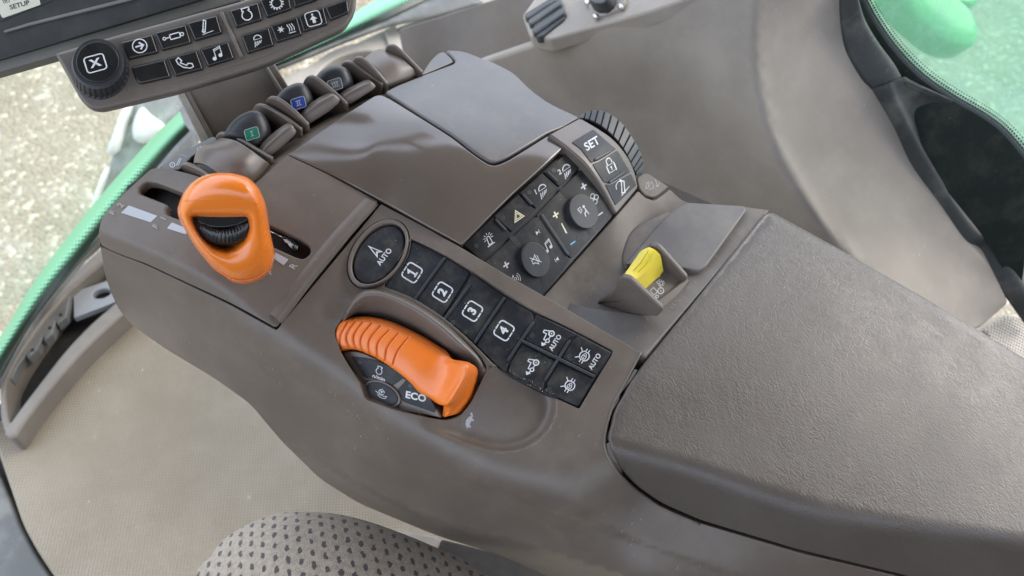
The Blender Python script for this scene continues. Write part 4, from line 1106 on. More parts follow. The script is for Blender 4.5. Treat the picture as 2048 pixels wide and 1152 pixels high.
for a in np.linspace(0, 9 * 2 * math.pi, 120):
    p = P(572 + a * .32, 478 + a * .30, 4 - a * .02); hel.append(p + np.array([2.2 * math.cos(a), 0.8 * math.sin(a), 2.6 * math.sin(a)]))
tube('spring', hel, .5, 'spring_steel', CON, 6)
tube('spring_wire', [P(540, 462, 12), P(556, 470, 11), P(572, 478, 8)], .55, 'spring_steel', CON, 6)
for q in ([(258, 411), (315, 432), (302, 445), (242, 426)], [(344, 445), (376, 458), (372, 469), (334, 457)], [(551, 505), (577, 519), (567, 531), (547, 517)]):
    shell('marker_bar', rp(q, 1.5), S_gear, 'silver_print', gear, off=.35, thick=.6, rad=.2, grid=8)
gx1 = np.array([.74, -.67])
for txt, c, s in (('F', (227, 427), 11), ('2', (243, 412), 11), ('F', (313, 454), 11), ('1', (328, 438), 11), ('R', (587, 533), 12), ('P', (541, 546), 10)):
    symbol([('t', txt, 0, 0, 1.0, .01)], c, gx1 * s * 1.15, np.array([-.86, -.45]) * s * 1.1, S_gear, 'emboss' if txt in 'F21' else 'silver_print', gear, off=.9, name='lettering')
# front apron with the printed decal
shell('decal_plate', rp([(317, 335), (405, 282, 4), (426, 272, 6), (436, 277, 6), (382, 314), (360, 338), (340, 341)], 3), Surf([(317, 334, 14), (426, 272, 18), (360, 338, 20)]), 'decal_green', CON, thick=6, rad=.6, grid=12)
S_dec = Surf([(317, 334, 14), (426, 272, 18), (360, 338, 20)])
symbol([('c', circ(0, 0, .5, 16), .14), ('l', [(.6, -.5), (2.0, .5)], .14), ('l', [(.8, -.75), (2.2, .25)], .14), ('l', [(.2, .1), (-.2, -.2)], .12)], (345, 330), np.array([.8, -.45]) * 11, np.array([-.5, -.8]) * 10, S_dec, 'white_print', gear)
symbol([('t', 'CI', 0, 0, 1.0, .01)], (399, 298), np.array([.8, -.5]) * 9, np.array([-.5, -.8]) * 8, S_dec, 'white_print', gear)
symbol([('l', [(-1, 0), (0, 0), (1, -.6)], .1)], (366, 310), np.array([1, 0]) * 8, np.array([0, -1]) * 8, S_dec, 'silver_print', gear)

# ---- orange shift lever
OUT = [(355, 424), (358, 406), (368, 384), (384, 365), (406, 352), (430, 346), (452, 345.5), (474, 348.5), (496, 356), (513, 371), (525, 391), (532, 410), (536, 434), (540, 460), (545, 485), (549, 503), (547, 524), (539, 545), (520, 560), (497, 568), (480, 568), (463, 563), (446, 551), (426, 537), (408, 516), (391, 495), (376, 470), (362, 446)]
INN = [(383, 436), (386, 432), (391, 430.5), (406, 430), (421, 430), (436, 430), (450, 430), (464, 430), (478, 430), (488, 430.5), (494, 432), (498, 437), (500, 447), (500, 456), (498, 466), (494, 477), (488, 486), (480, 494), (471, 500), (462, 503), (453, 504), (444, 502), (434, 499), (424, 494), (414, 486), (404, 476), (395, 463), (388, 450)]
S_lev = RaySurf([(486, 569, 20), (440, 346, 88), (355, 430, 58), (536, 434, 62), (450, 470, 50), (549, 503, 40), (420, 535, 30)])
LEV_N = 112
Oc = cr1(OUT, LEV_N, True); Ic = cr1(INN, LEV_N, True)
def lever_ring(t, off): 
    q = Ic * (1 - t) + Oc * t; return S_lev.up(q[:, 0], q[:, 1], np.full(LEV_N, off))
V = []; 
sect = [(-.2, -15.), (-.13, -9.), (-.05, -4.2), (-.01, -1.6), (.02, -.2), (.05, .9), (.12, 2.3), (.25, 3.7), (.4, 4.2), (.55, 3.6), (.68, 1.8), (.79, -1.0), (.88, -4.4), (.95, -8.6), (1.0, -14.0)]
for t_, o_ in sect: V += list(lever_ring(t_, o_))
cO = Oc.mean(0)
for s_, o_ in ((.985, -19), (.94, -24), (.82, -29), (.6, -33), (.3, -35)):
    q = cO + (Oc - cO) * s_; V += list(S_lev.up(q[:, 0], q[:, 1], np.full(LEV_N, float(o_))))
F = []
for k in range(len(sect) + 4):
    b0 = k * LEV_N
    F += [(b0 + i, b0 + (i + 1) % LEV_N, b0 + LEV_N + (i + 1) % LEV_N, b0 + LEV_N + i) for i in range(LEV_N)]
F.append(tuple(range((len(sect) + 4) * LEV_N, (len(sect) + 5) * LEV_N)))
V = np.array(V)
f_ = F[LEV_N * 6]
if np.cross(V[f_[1]] - V[f_[0]], V[f_[2]] - V[f_[0]]) @ (CAM - V[f_[0]]) < 0: F = [q[::-1] for q in F]
lev = mkobj('shift_lever', V, F, 'orange', CON)
# moulding seam over the window
ts = np.linspace(0, 1, 24)
sx_ = 368 + 150 * ts; sy_ = 402 - 6 * np.sin(ts * math.pi) + 4 * ts
lq = S_lev.up(sx_, sy_, np.full(24, 3.95) - 1.2 * (2 * ts - 1) ** 6)
tube('mould_line', lq, .28, 'orange_dial', lev, 6)
bq = cr1([(436, 541), (452, 552), (472, 560), (492, 561), (514, 555), (532, 541), (543, 522)], 30)
tube('mould_line', S_lev.up(bq[:, 0], bq[:, 1], np.full(30, -6.2) + 3.5 * np.sin(np.linspace(0, math.pi, 30))), .3, 'orange_dial', lev, 6)
shell('lever_cavity', sp([(378, 432), (440, 426), (504, 432), (504, 470), (455, 510), (400, 480)]), S_lev, 'dark_inside', lev, off=-15, thick=2, grid=14)
# thumb wheel inside the lever window: ribbed drum
wc = S_lev.up([448], [440], np.array([-14.]))[0]
axd = P(520, 440, 55) - P(380, 440, 55); axd /= np.linalg.norm(axd)
nrm_ = S_lev.nrm([448], [455])[0]; axd -= nrm_ * (axd @ nrm_); axd /= np.linalg.norm(axd)
dn = np.cross(axd, nrm_); dn /= np.linalg.norm(dn)
V = []; F = []
NA = 144
prof = [(-17, 6.0), (-16.4, 12.0), (-15, 14.5), (-10, 16.6), (-4, 17.6), (0, 17.8), (4, 17.6), (10, 16.6), (15, 14.5), (16.4, 12.0), (17, 6.0)]
for j, (x_, r_) in enumerate(prof):
    for i in range(NA):
        a = 2 * math.pi * i / NA
        V.append(wc + axd * x_ + (nrm_ * math.cos(a) + dn * math.sin(a)) * r_)
for j in range(len(prof) - 1):
    for i in range(NA):
        F.append((j * NA + i, j * NA + (i + 1) % NA, (j + 1) * NA + (i + 1) % NA, (j + 1) * NA + i))
# a cup-shaped wheel seen from above: wide top rim, ribs down its side
def wheel_px(name, rows, mat, parent, ribs):
    return gridpatch(name, rows, mat, parent, 120, 14, S=S_lev, disp=ribs)
def wr(x, y):
    k = np.arctan2(y - 400, x - 448)
    return np.where((y > 452), -.55 * (np.cos(k * 62) > .35), 0.0)
wheel_px('thumb_wheel', [[(372, 422, -9), (400, 442, -6), (448, 458, -4), (494, 442, -6), (512, 422, -9)],
                         [(373, 434, -6), (402, 454, -2.5), (450, 467, -.8), (492, 454, -2.5), (509, 430, -6)],
                         [(377, 450, -6), (408, 474, -2), (452, 486, -.2), (489, 473, -2), (505, 448, -6)],
                         [(384, 462, -7), (414, 482, -3.4), (455, 490, -2), (486, 480, -3.4), (500, 460, -7)],
                         [(390, 472, -13), (419, 488, -10), (456, 495, -9), (484, 487, -10), (498, 470, -13)]], 'black_shiny', lev, wr)
shell('thumb_wheel_cap', ell(446, 434, 54, 22, -3), S_lev, 'black_shiny', lev, off=-4, thick=4, rad=1.2, grid=12)

# ---- paddle levers, fins and blank covers along the front
def fin(top, X, t=3.0, drop=70):
    """top: pixels along the rounded upper edge from front to rear"""
    L = cr1(top, 26)
    d = rays(L[:, 0], L[:, 1]); A = CAM + d * dep_x(L[:, 0], L[:, 1], X)[:, None]
    f0 = A[0] + np.array([0, 0, -drop]); f1 = A[-1] + np.array([0, 0, -25])
    def pix(p):
        q = MW @ (p - CAM); return (1024 + FPX * q[0] / q[2], 576 + FPX * q[1] / q[2])
    poly = [tuple(v) for v in L] + [pix(f1), pix(f0)]
    return plate('fin', poly, X, t, 'brown_satin', CON, 1.2)
FX = lambda x, y, z=30: P(x, y, z)[0]
def fx2(a, b_, z=30): return FX(b_[0], b_[1], z)
fin([(357, 342), (359, 332), (368, 328), (392, 337), (418, 352)], fx2(0, (418, 352), 30), 3)
fin([(430, 282), (431, 272), (440, 267), (470, 276), (505, 297), (541, 318)], fx2(0, (541, 318), 31), 3)
fin([(503, 228), (505, 216), (513, 210), (530, 214), (565, 234), (600, 260)], fx2(0, (600, 260), 32), 3)
fin([(529, 212), (531, 201), (540, 195), (556, 200), (585, 222), (614, 251)], fx2(0, (614, 251), 32), 3)
fin([(604, 176), (606, 163), (616, 153), (632, 158), (660, 180), (692, 209)], fx2(0, (692, 209), 32), 3)
fin([(678, 143), (680, 131), (690, 123), (706, 128), (735, 148), (763, 170)], fx2(0, (763, 170), 31), 3)
fin([(700, 136), (703, 123), (712, 115), (726, 120), (750, 142), (773, 169)], fx2(0, (773, 169), 31), 3)
fin([(769, 100), (773, 92), (785, 91), (802, 104), (822, 124), (843, 146)], fx2(0, (843, 146), 28), 3)
gridpatch('blank_cover', [[(384, 337, 14), (388, 326, 27), (408, 328, 34), (436, 346, 34), (470, 372, 28), (490, 388, 20)],
                          [(394, 304, 16), (402, 296, 31), (436, 302, 39), (474, 326, 39), (502, 350, 32), (516, 362, 24)],
                          [(430, 280, 16), (444, 276, 30), (470, 281, 38), (500, 299, 39), (530, 321, 32), (543, 331, 24)]], 'brown_satin', CON, 50, 26, thick=2)
gridpatch('blank_cover', [[(720, 130, 14), (728, 118, 27), (744, 129, 34), (762, 148, 34), (776, 170, 29), (782, 180, 20)],
                          [(740, 110, 14), (752, 101, 28), (776, 114, 35), (794, 134, 34), (806, 158, 28), (812, 168, 20)],
                          [(766, 98, 12), (778, 96, 25), (800, 112, 32), (820, 131, 31), (836, 146, 25), (842, 156, 18)]], 'brown_satin', CON, 50, 26, thick=2)
LEV = [([(448, 275), (453, 262), (463, 247), (480, 233), (501, 224), (519, 225), (532, 236), (541, 256), (543, 276), (538, 292), (524, 304), (500, 305), (470, 292)], (504, 268), 'green_tile', 'I',
        [(521, 306), (524, 297), (532, 286), (560, 262), (580, 250), (588, 255), (590, 266), (566, 290), (540, 310), (528, 312)]),
       ([(546, 208), (555, 193), (568, 180), (585, 171), (601, 168), (615, 175), (624, 190), (628, 208), (622, 224), (606, 232), (580, 232), (560, 224)], (597, 207), 'blue_tile', 'II',
        [(603, 240), (605, 230), (613, 219), (640, 200), (664, 189), (674, 192), (678, 202), (656, 222), (628, 240), (612, 248)]),
       ([(628, 168), (634, 153), (645, 142), (661, 135), (680, 134), (695, 141), (704, 155), (707, 172), (700, 186), (684, 194), (660, 194), (640, 184)], (670, 170), 'grey_tile', 'III',
        [(680, 204), (681, 196), (690, 186), (716, 172), (738, 163), (746, 166), (749, 174), (726, 190), (704, 204), (690, 210)])]
for poly, c, tile, txt, cup in LEV:
    cx_, cy_ = c
    pc = P(cx_, cy_, 24); vn = (CAM - pc) / np.linalg.norm(CAM - pc) * .75 + np.array([0, 0, .25])
    S_l = plane(pc, vn)
    lv = pebble('paddle_lever', sp(poly, 60), S_l, 'black_rubber', CON, h=13, e=.7, thick=16, K=12)
    S_t = plane(pc + vn / np.linalg.norm(vn) * 12.3, vn)
    a_ = np.array([.955, -.29]); b_2 = np.array([-.25, -.97])
    q = [tuple(np.array(c) + a_ * x * 14.5 + b_2 * y * 11.5) for x, y in ((-1, -1), (1, -1), (1, 1), (-1, 1))]
    tl = shell('level_tile', rp(q, 4), S_t, tile, lv, off=1.2, thick=4, rad=.4, grid=10)
    symbol([('c', rbox(-1, -1, 1, 1, .3), .1)], c, a_ * 14, b_2 * 11, S_t, 'silver_print', lv, off=1.3)
    n_ = len(txt)
    it = [('l', [(-.16 * n_ - .1, .42), (.16 * n_ + .1, .42)], .12), ('l', [(-.16 * n_ - .1, -.42), (.16 * n_ + .1, -.42)], .12)] + [('l', [((i - (n_ - 1) / 2) * .34, -.42), ((i - (n_ - 1) / 2) * .34, .42)], .13) for i in range(n_)]
    symbol(it, c, a_ * 13, b_2 * 11, S_t, 'silver_print', lv, off=1.3)
    pq = P(*np.mean(cup, 0), 31); vq = (CAM - pq) / np.linalg.norm(CAM - pq); vq = vq + np.array([-.1, -.5, 0])
    S_c = plane(pq, vq)
    pebble('finger_rest', sp(cup, 50), S_c, 'brown_satin', CON, h=4, e=.55, thick=6, K=10, c=np.mean(cup, 0) + (3, 4))
# sill between levers and hood
gridpatch('lever_sill', [[(440, 395, 18), (520, 330, 20), (600, 270, 22), (690, 220, 22), (770, 185, 20), (850, 160, 15)],
                         [(470, 400, 24), (536, 338, 26), (612, 278, 28), (700, 226, 28), (780, 188, 26), (860, 160, 20)],
                         [(500, 400, 25), (560, 345, 27), (630, 288, 29), (712, 236, 29), (790, 195, 28), (870, 165, 22)]], 'brown_plastic', CON, 40, 10)
gridpatch('lever_bay', [[(350, 345, -10), (430, 290, -8), (500, 235, -6), (600, 175, -6), (700, 130, -6), (790, 95, -8)],
                        [(440, 395, 14), (520, 335, 16), (600, 278, 18), (690, 226, 18), (770, 190, 16), (850, 165, 10)]], 'dark_inside', CON, 30, 6)

# ---- hood: gloss cover and matt lid
S_hood = Surf([(574, 308, 31), (755, 400, 20), (925, 490, 17), (765, 188, 33), (660, 245, 33), (850, 150, 25), (905, 108, 17), (1030, 150, 20), (1158, 236, 22), (1095, 270, 31), (1128, 296, 30), (1030, 390, 25.5),
               (740, 300, 37), (880, 370, 35), (830, 240, 40), (950, 300, 39)], lam=4e-3)
shell('hood_cover', rp([(574, 308, 4), (620, 275, 20), (690, 228, 20), (748, 190, 20), (762, 188, 8), (782, 197, 16), (830, 227, 20), (905, 274, 20), (950, 310, 24), (985, 332, 26), (1012, 322, 16), (1095, 270, 3), (1128, 296, 4), (1030, 385, 20), (924, 491, 5), (848, 450, 20), (757, 400, 5), (665, 350, 20)], 6), S_hood, 'brown_gloss', CON, thick=14, rad=1.3, gap=.25, grid=14, seg=4)
lid = shell('hood_lid', rp([(768, 184, 6), (790, 172, 10), (840, 152), (905, 128, 6), (911, 122, 5), (900, 110, 14), (890, 100, 10), (925, 101, 20), (1000, 130, 20), (1031, 148, 14), (1062, 180, 20), (1100, 207, 20), (1160, 235, 5), (1128, 254), (1094, 268, 4), (1012, 318, 16), (985, 328, 26), (952, 308, 24), (907, 272, 20), (832, 225, 20), (784, 194, 16)], 6), S_hood, 'lid_plastic', CON, off=.3, thick=14, rad=1.6, gap=.25, grid=14, seg=4)
shell('lid_corner', rp([(843, 147, 4), (862, 118, 10), (878, 104, 10), (888, 102, 6), (902, 114, 14), (908, 122, 4), (846, 148, 4)], 4), S_hood, 'lid_plastic', CON, off=-.4, thick=10, rad=.8, gap=.2, grid=10)

# ---- climate and light switch panel
S_cl = Surf([(923, 491, 11.5), (1133, 303, 26), (965, 525, 8), (1165, 333, 21), (1080, 600, -13), (1228, 431, -2), (1030, 395, 20.5), (1065, 425, 15.5), (1010, 560, 0), (1195, 380, 12), (1110, 470, 7)])
shell('panel_base', rp([(921, 489, 4), (1131, 301, 4), (1164, 330, 8), (1192, 364, 20), (1212, 398, 20), (1229, 432, 4), (1080, 602, 4), (1010, 560)], 4), S_cl, 'black_rubber', CON, off=-2.0, thick=6, rad=.5, grid=14)
rowc = [np.array([944.5, 508.]), np.array([1148., 318.])]
tl_, tr_, bl_, br_ = np.array([925, 491.]), np.array([1133, 304.]), np.array([964, 524.]), np.array([1164, 333.])
def rowpt(u, v): return (tl_ * (1 - u) + tr_ * u) * (1 - v) + (bl_ * (1 - u) + br_ * u) * v
cuts = [0, .30, .545, .775, 1.0]
syms = [(BEACON, (978, 480), 'white_print', 13), (HAZ, (1035, 431), 'cream_print', 12), (lamp_n('1'), (1085, 379), 'white_print', 16.5), (lamp_n('2'), (1133, 339), 'white_print', 16.5)]
c0, c1 = np.array([.82, -.57]), np.array([-.42, -.91])
def bow(u): return np.array([-4., -5.]) * 4 * u * (1 - u)
for i in range(4):
    u0, u1 = cuts[i] + .006, cuts[i + 1] - .006
    top = [rowpt(u, 0.02) + bow(u) * .5 for u in np.linspace(u0, u1, 6)]; bot = [rowpt(u, .98) + bow(u) * .3 for u in np.linspace(u1, u0, 6)]
    k = shell('button', rp([tuple(p) for p in top + bot], 2), S_cl, 'black_key', CON, off=.2, thick=3, rad=.5, gap=.1, grid=12)
    s_ = syms[i]
    symbol(s_[0], s_[1], c0 * s_[3], c1 * s_[3], S_cl, s_[2], k, off=.32)
for a, b_ in (((1095, 346), (1113, 363)), ((1045, 390), (1062, 409)), ((991, 440), (1010, 460))):
    shell('divider', stad(a, b_, 5), S_cl, 'black_rubber', CON, off=1.5, thick=3, rad=.7, grid=8)
for x, y in ((1107, 341), (1058, 385), (1005, 436), (952, 492)):
    shell('indicator_lamp', ell(x, y, 5.2, 4.6, 0, 16), S_cl, 'bezel_black', CON, off=.36, thick=1, rad=.2)
mid_t, mid_b = np.array([1083, 430.]), np.array([1137, 513.])
pl = shell('radio_panel', rp([(967, 527, 3), (1020, 478, 20), (1068, 434, 8), (1084, 432), (1140, 520, 4), (1082, 597, 4), (1012, 562)], 4), S_cl, 'black_key', CON, off=.2, thick=3, rad=.5, gap=.1, grid=13)
pr = shell('climate_panel', rp([(1072, 430, 4), (1120, 380, 20), (1165, 336, 4), (1192, 368, 20), (1212, 400, 20), (1226, 431, 4), (1142, 518, 4)], 4), S_cl, 'black_key', CON, off=.2, thick=3, rad=.5, gap=.1, grid=13)
shell('divider', stad((1083, 432), (1134, 509), 6), S_cl, 'black_rubber', CON, off=1.6, thick=3, rad=.8, grid=8)
for par, kc, sy, n1, n2 in ((pr, (1161, 425), PERSON, [(1124, 380), (1136, 393)], [(1176, 458), (1180, 466)]), (pl, (1066, 521), MUTE, [(1024, 476), (1038, 490)], [(1084, 556), (1088, 564)])):
    shell('notch', stad(n1[0], n1[1], 10), S_cl, 'dark_inside', par, off=.35, thick=1, rad=.1, grid=8)
    shell('notch', stad(n2[0], n2[1], 8), S_cl, 'dark_inside', par, off=.35, thick=1, rad=.1, grid=8)
    shell('knob_shade_disc', ell(kc[0], kc[1] + 2, 36, 28.5, 68), S_cl, 'dark_inside', par, off=.4, thick=1, rad=.2, grid=12)  # dark disc painting the shade around the knob's foot
    kb = shell('knob', ell(kc[0], kc[1], 35.5, 27, 68), S_cl, 'black_rubber', CON, off=4.2, thick=4.2, rad=.6, grid=12, seg=4)
    symbol(sy, kc, c0 * 12, c1 * 13, S_cl, 'white_print', kb, off=4.35)
for s_, c, par, mt, sz in ((PLUS, (1167, 373), pr, 'white_print', 9), (FAN, (1187, 398), pr, 'white_print', 12), (MINUS, (1200, 428), pr, 'white_print', 8), (PLUS, (1111, 430), pr, 'cream_print', 9),
                           (MINUS, (1145, 486), pr, 'blue_print', 8), (SKIP, (1075, 465), pl, 'white_print', 6.5), (NOTE, (1096, 491), pl, 'white_print', 13), (SKIPB, (1113, 519), pl, 'white_print', 6.5), (PLUS, (1012, 530), pl, 'white_print', 9),
                           (VOL, (1031, 558), pl, 'white_print', 13), (MINUS, (1054, 585), pl, 'white_print', 8)):
    symbol(s_, c, c0 * sz, c1 * sz, S_cl, mt, par, off=.34)
symbol([('f', [(-.1, 1), (.12, 1), (.26, -1), (-.02, -1)])], (1127, 457), np.array([9, -4.]), np.array([-4.5, -10.]), S_cl, 'cream_print', pr, off=.34)

# ---- SET panel with the ribbed wheel
S_set = Surf([(1128, 295, 31), (1158, 236, 24), (1189, 255, 23), (1231, 430, 0), (1274, 375, -3), (1227, 280, 20), (1255, 315, 11), (1168, 324, 27), (1193, 359, 20), (1213, 394, 10), (1200, 300, 25), (1235, 345, 13)])
shell('set_housing', rp([(1130, 294, 4), (1097, 270, 3), (1159, 237, 6), (1189, 254, 14), (1227, 279, 20), (1256, 315, 20), (1270, 348, 14), (1275, 377, 6), (1231, 430, 5), (1213, 396, 20), (1193, 361, 20), (1168, 327, 20)], 4), S_set, 'brown_satin', CON, off=1.0, thick=30, rad=1.6, gap=.2, grid=11, seg=4)
SETP = [([(1141, 287), (1185, 261), (1212, 285), (1230, 300), (1196, 322), (1180, 328), (1160, 301)], None), ([(1182, 330), (1197, 324), (1232, 302), (1252, 335), (1258, 345), (1218, 368), (1205, 366)], LOCK), ([(1207, 369), (1219, 370), (1259, 348), (1270, 371), (1228, 412)], SWING)]
for i, (poly, sy) in enumerate(SETP):
    k = shell('button', rp(poly, 3), S_set, 'black_key', CON, off=1.5, thick=3, rad=.5, gap=.1, grid=11)
    if sy is None: symbol([('t', 'SET', 0, 0, 1.0, .03)], (1182, 291), np.array([.86, -.52]) * 14.5, np.array([-.45, -.9]) * 16, S_set, 'white_print', k, off=1.65)
    else: symbol(sy, (1217, 331) if i == 1 else (1241, 375), np.array([.86, -.5]) * 15, np.array([-.38, -.92]) * 16, S_set, 'white_print', k, off=1.65)
for a, b_ in (((1188, 321), (1215, 306)), ((1216, 365), (1244, 346))):
    shell('divider', stad(a, b_, 5.5), S_set, 'black_rubber', CON, off=2.6, thick=3, rad=.8, grid=8)
# wheel: real drum with ribs, axis to the right
wcen = P(1178, 330, -14) + np.array([10, 0, 0]); 
def pixel(p):
    q = MW @ (np.asarray(p) - CAM); return 1024 + FPX * q[0] / q[2], 576 + FPX * q[1] / q[2]
inner_arc = [(1158, 236), (1180, 240), (1206, 254), (1232, 278), (1252, 306), (1266, 336), (1274, 352)]
outer_arc = [(1160, 229), (1186, 219), (1214, 223), (1244, 245), (1268, 278), (1284, 308), (1289, 336)]
zi = [22, 23, 22, 18, 12, 4, -2]; zo = [21, 22.5, 22, 18, 12, 4, -3]
A_ = [(x, y, z) for (x, y), z in zip(inner_arc, zi)]; B_ = [(x, y, z) for (x, y), z in zip(outer_arc, zo)]
A3 = cr1([P(*a) for a in A_], 13 * 8 + 1); B3 = cr1([P(*b) for b in B_], 13 * 8 + 1)
cen3 = P(1190, 330, -40); cen3o = cen3 + (B3[60] - A3[60])
wheel = thing_w = None
V = []; F = []
nst = len(A3)
for i in range(nst):
    ph = i % 8
    lift = 0.0 if ph in (0,) else 1.4
    ra = A3[i] - cen3; ra /= np.linalg.norm(ra); rb = B3[i] - cen3o; rb /= np.linalg.norm(rb)
    a, b_ = A3[i] + ra * (lift - 1.4), B3[i] + rb * (lift - 1.4)
    ax_ = (b_ - a) / np.linalg.norm(b_ - a)
    V += [a - ra * 14, a - ra * .8, a + ax_ * .8, b_ - ax_ * .8, b_ - rb * .8, b_ - rb * 16 + ax_ * 1.5, b_ - rb * 40]
for i in range(nst - 1):
    for j in range(6): F.append((i * 7 + j, (i + 1) * 7 + j, (i + 1) * 7 + j + 1, i * 7 + j + 1))
V = np.array(V); f_ = F[6 * 60 + 2]
if np.cross(V[f_[1]] - V[f_[0]], V[f_[2]] - V[f_[0]]) @ (CAM - V[f_[0]]) < 0: F = [q[::-1] for q in F]
wob_ = mkobj('ribbed_wheel', V, F, 'black_rubber', CON, smooth=False)
S_tab = Surf([(1276, 352, -2), (1338, 373, -8), (1300, 396, -9), (1280, 380, -6)])
tb = shell('wheel_tab', rp([(1272, 356, 6), (1288, 346, 6), (1298, 348, 6), (1338, 374, 3), (1308, 398, 10), (1288, 391, 12), (1277, 377, 6)], 4), S_tab, 'tray_plastic', CON, off=.6, thick=14, rad=1, gap=.2, grid=10)
symbol([('c', [(-1.0, -.3), (-.8, .5), (-.55, .55), (-.6, -.25)], .11), ('l', [(-.6, -.2), (-.1, .5), (.15, .1), (.25, -.4), (-.5, -.55)], .09), ('l', [(.5, .7), (.9, -.4)], .1), ('l', [(.55, -.1), (.9, -.4), (1.15, .1)], .1)], (1303, 371), np.array([.9, -.2]) * 14, np.array([.0, -.95]) * 15, S_tab, 'silver_print', tb, off=.75)

# ---- tray, pads and the yellow switch
S_tray = Surf([(1085, 602, -19), (1230, 436, -6), (1310, 400, -10), (1345, 378, -10), (1527, 416, -3), (1400, 556, -4), (1267, 697, -3.5), (1180, 640, -21), (1195, 540, -19), (1290, 455, -16), (1150, 600, -22), (1240, 600, -17), (1440, 430, -8)], lam=1e-5)
shell('tray', rp([(1040, 640), (1060, 580), (1080, 598, 4), (1229, 433, 4), (1276, 379), (1290, 393, 6), (1308, 400, 6), (1339, 376, 6), (1368, 403, 14), (1490, 412), (1540, 419, 4), (1412, 572, 6), (1290, 714, 4), (1180, 700)], 6), S_tray, 'tray_plastic', CON, thick=14, rad=1.2, gap=.3, grid=13)
S_pad = Surf([(1346, 414, -6), (1489, 413, -2), (1400, 540, -2), (1249, 545, -14), (1300, 470, -11)])
shell('tray_pad', rp([(1372, 406, 16), (1487, 413, 5), (1493, 421, 5), (1412, 534, 6), (1396, 544, 8), (1361, 538), (1300, 560), (1262, 530), (1248, 532, 6), (1300, 470, 20), (1340, 426, 20)], 6), S_pad, 'grey_pad', CON, off=1.2, thick=8, rad=1.4, grid=13)
gridpatch('round_cap', [[(1246, 530, -17), (1246, 505, -16), (1258, 470, -14), (1285, 446, -12), (1336, 424, -8)],
                        [(1248, 533, -16), (1252, 505, -15), (1264, 474, -13), (1292, 450, -11), (1340, 427, -7.5)],
                        [(1250, 536, -14), (1280, 505, -12.5), (1300, 480, -11), (1320, 455, -9), (1344, 430, -7)]], 'tray_plastic', CON, 30, 8, thick=2)
S_pad2 = Surf([(1174, 616, -19), (1296, 635, -8), (1264, 696, -7), (1150, 650, -20)])
shell('tray_pad', rp([(1120, 600), (1174, 616, 8), (1292, 633, 6), (1300, 644, 6), (1266, 697, 5), (1150, 660)], 5), S_pad2, 'grey_pad', CON, off=1.2, thick=8, rad=1.4, grid=13)
# switch housing: two cheeks and a sloping floor
XL = P(1296, 630, -4)[0]; XR = P(1368, 560, -3)[0]
plate('switch_cheek', rp([(1192, 606, 4), (1228, 584, 14), (1234, 562, 10), (1244, 553, 8), (1258, 556, 8), (1327, 620, 8), (1314, 634, 4), (1250, 628)], 4), XL, 4, 'brown_plastic', CON, 1.4)
plate('switch_cheek', rp([(1262, 552), (1284, 510, 14), (1297, 490, 10), (1314, 491, 8), (1326, 503, 10), (1374, 557, 6), (1362, 580), (1290, 590)], 4), XR, 4, 'brown_plastic', CON, 1.4)
S_sw = Surf([(1296, 590, -6), (1327, 619, -8), (1372, 557, -6), (1325, 540, -4)])
sf = shell('switch_floor', rp([(1268, 570), (1322, 530), (1368, 560), (1326, 617), (1300, 600)], 4), S_sw, 'tray_plastic', CON, off=0, thick=8, rad=.6, grid=12)
shell('switch_front', rp([(1300, 612), (1372, 556), (1378, 564, 4), (1326, 628, 5), (1312, 632)], 3), Surf([(1300, 612, -6), (1372, 556, -5), (1326, 628, -9)]), 'brown_plastic', CON, off=1.5, thick=10, rad=1.4, grid=12)
symbol([('l', [(-.95, -.1), (-.95, .75), (-.3, .75)], .12), ('c', circ(.15, -.3, .42, 16), .14), ('f', circ(.15, -.3, .12, 8)), ('c', circ(-.75, -.55, .2, 12), .12), ('l', [(-.95, -.1), (-.3, -.1), (-.3, .75)], .12), ('l', [(.45, .1), (.45, 1.0), (1.1, 1.0)], .12)] + gear_sym(.22, 8, .1, .85, .45), (1317, 580), np.array([.68, -.62]) * 16, np.array([-.60, -.70]) * 15, S_sw, 'white_print', sf, off=.15)
def rock(x, y):
    d = np.zeros(len(x))
    for L in ([(1268, 541), (1284, 523), (1297, 502)], [(1276, 545), (1293, 527), (1306, 507)]):
        d = d - 1.1 * np.exp(-(segdist(x, y, cr1(L, 9), False) / 1.0) ** 2)
    return d
gridpatch('yellow_rocker', [[(1244, 555, 2), (1256, 538, 2.5), (1270, 518, 5), (1282, 502, 9), (1298, 494, 12)],
                            [(1255, 557, 4), (1270, 543, 4.4), (1285, 524, 7), (1297, 507, 11), (1309, 499, 13.2)],
                            [(1265, 561, 4), (1282, 548, 4.4), (1298, 531, 6.8), (1309, 514, 10.6), (1317, 506, 12.6)],
                            [(1269, 565, 2.4), (1286, 553, 2.8), (1302, 536, 5), (1313, 519, 8.8), (1321, 512, 10.6)],
                            [(1282, 576, -3), (1295, 565, -2.6), (1309, 549, -1), (1318, 534, 2.6), (1324, 526, 4.6)],
                            [(1295, 588, -9), (1304, 578, -8.6), (1315, 563, -7), (1321, 550, -3.6), (1327, 542, -1.6)]], 'yellow', CON, 90, 90, thick=2, disp=rock)

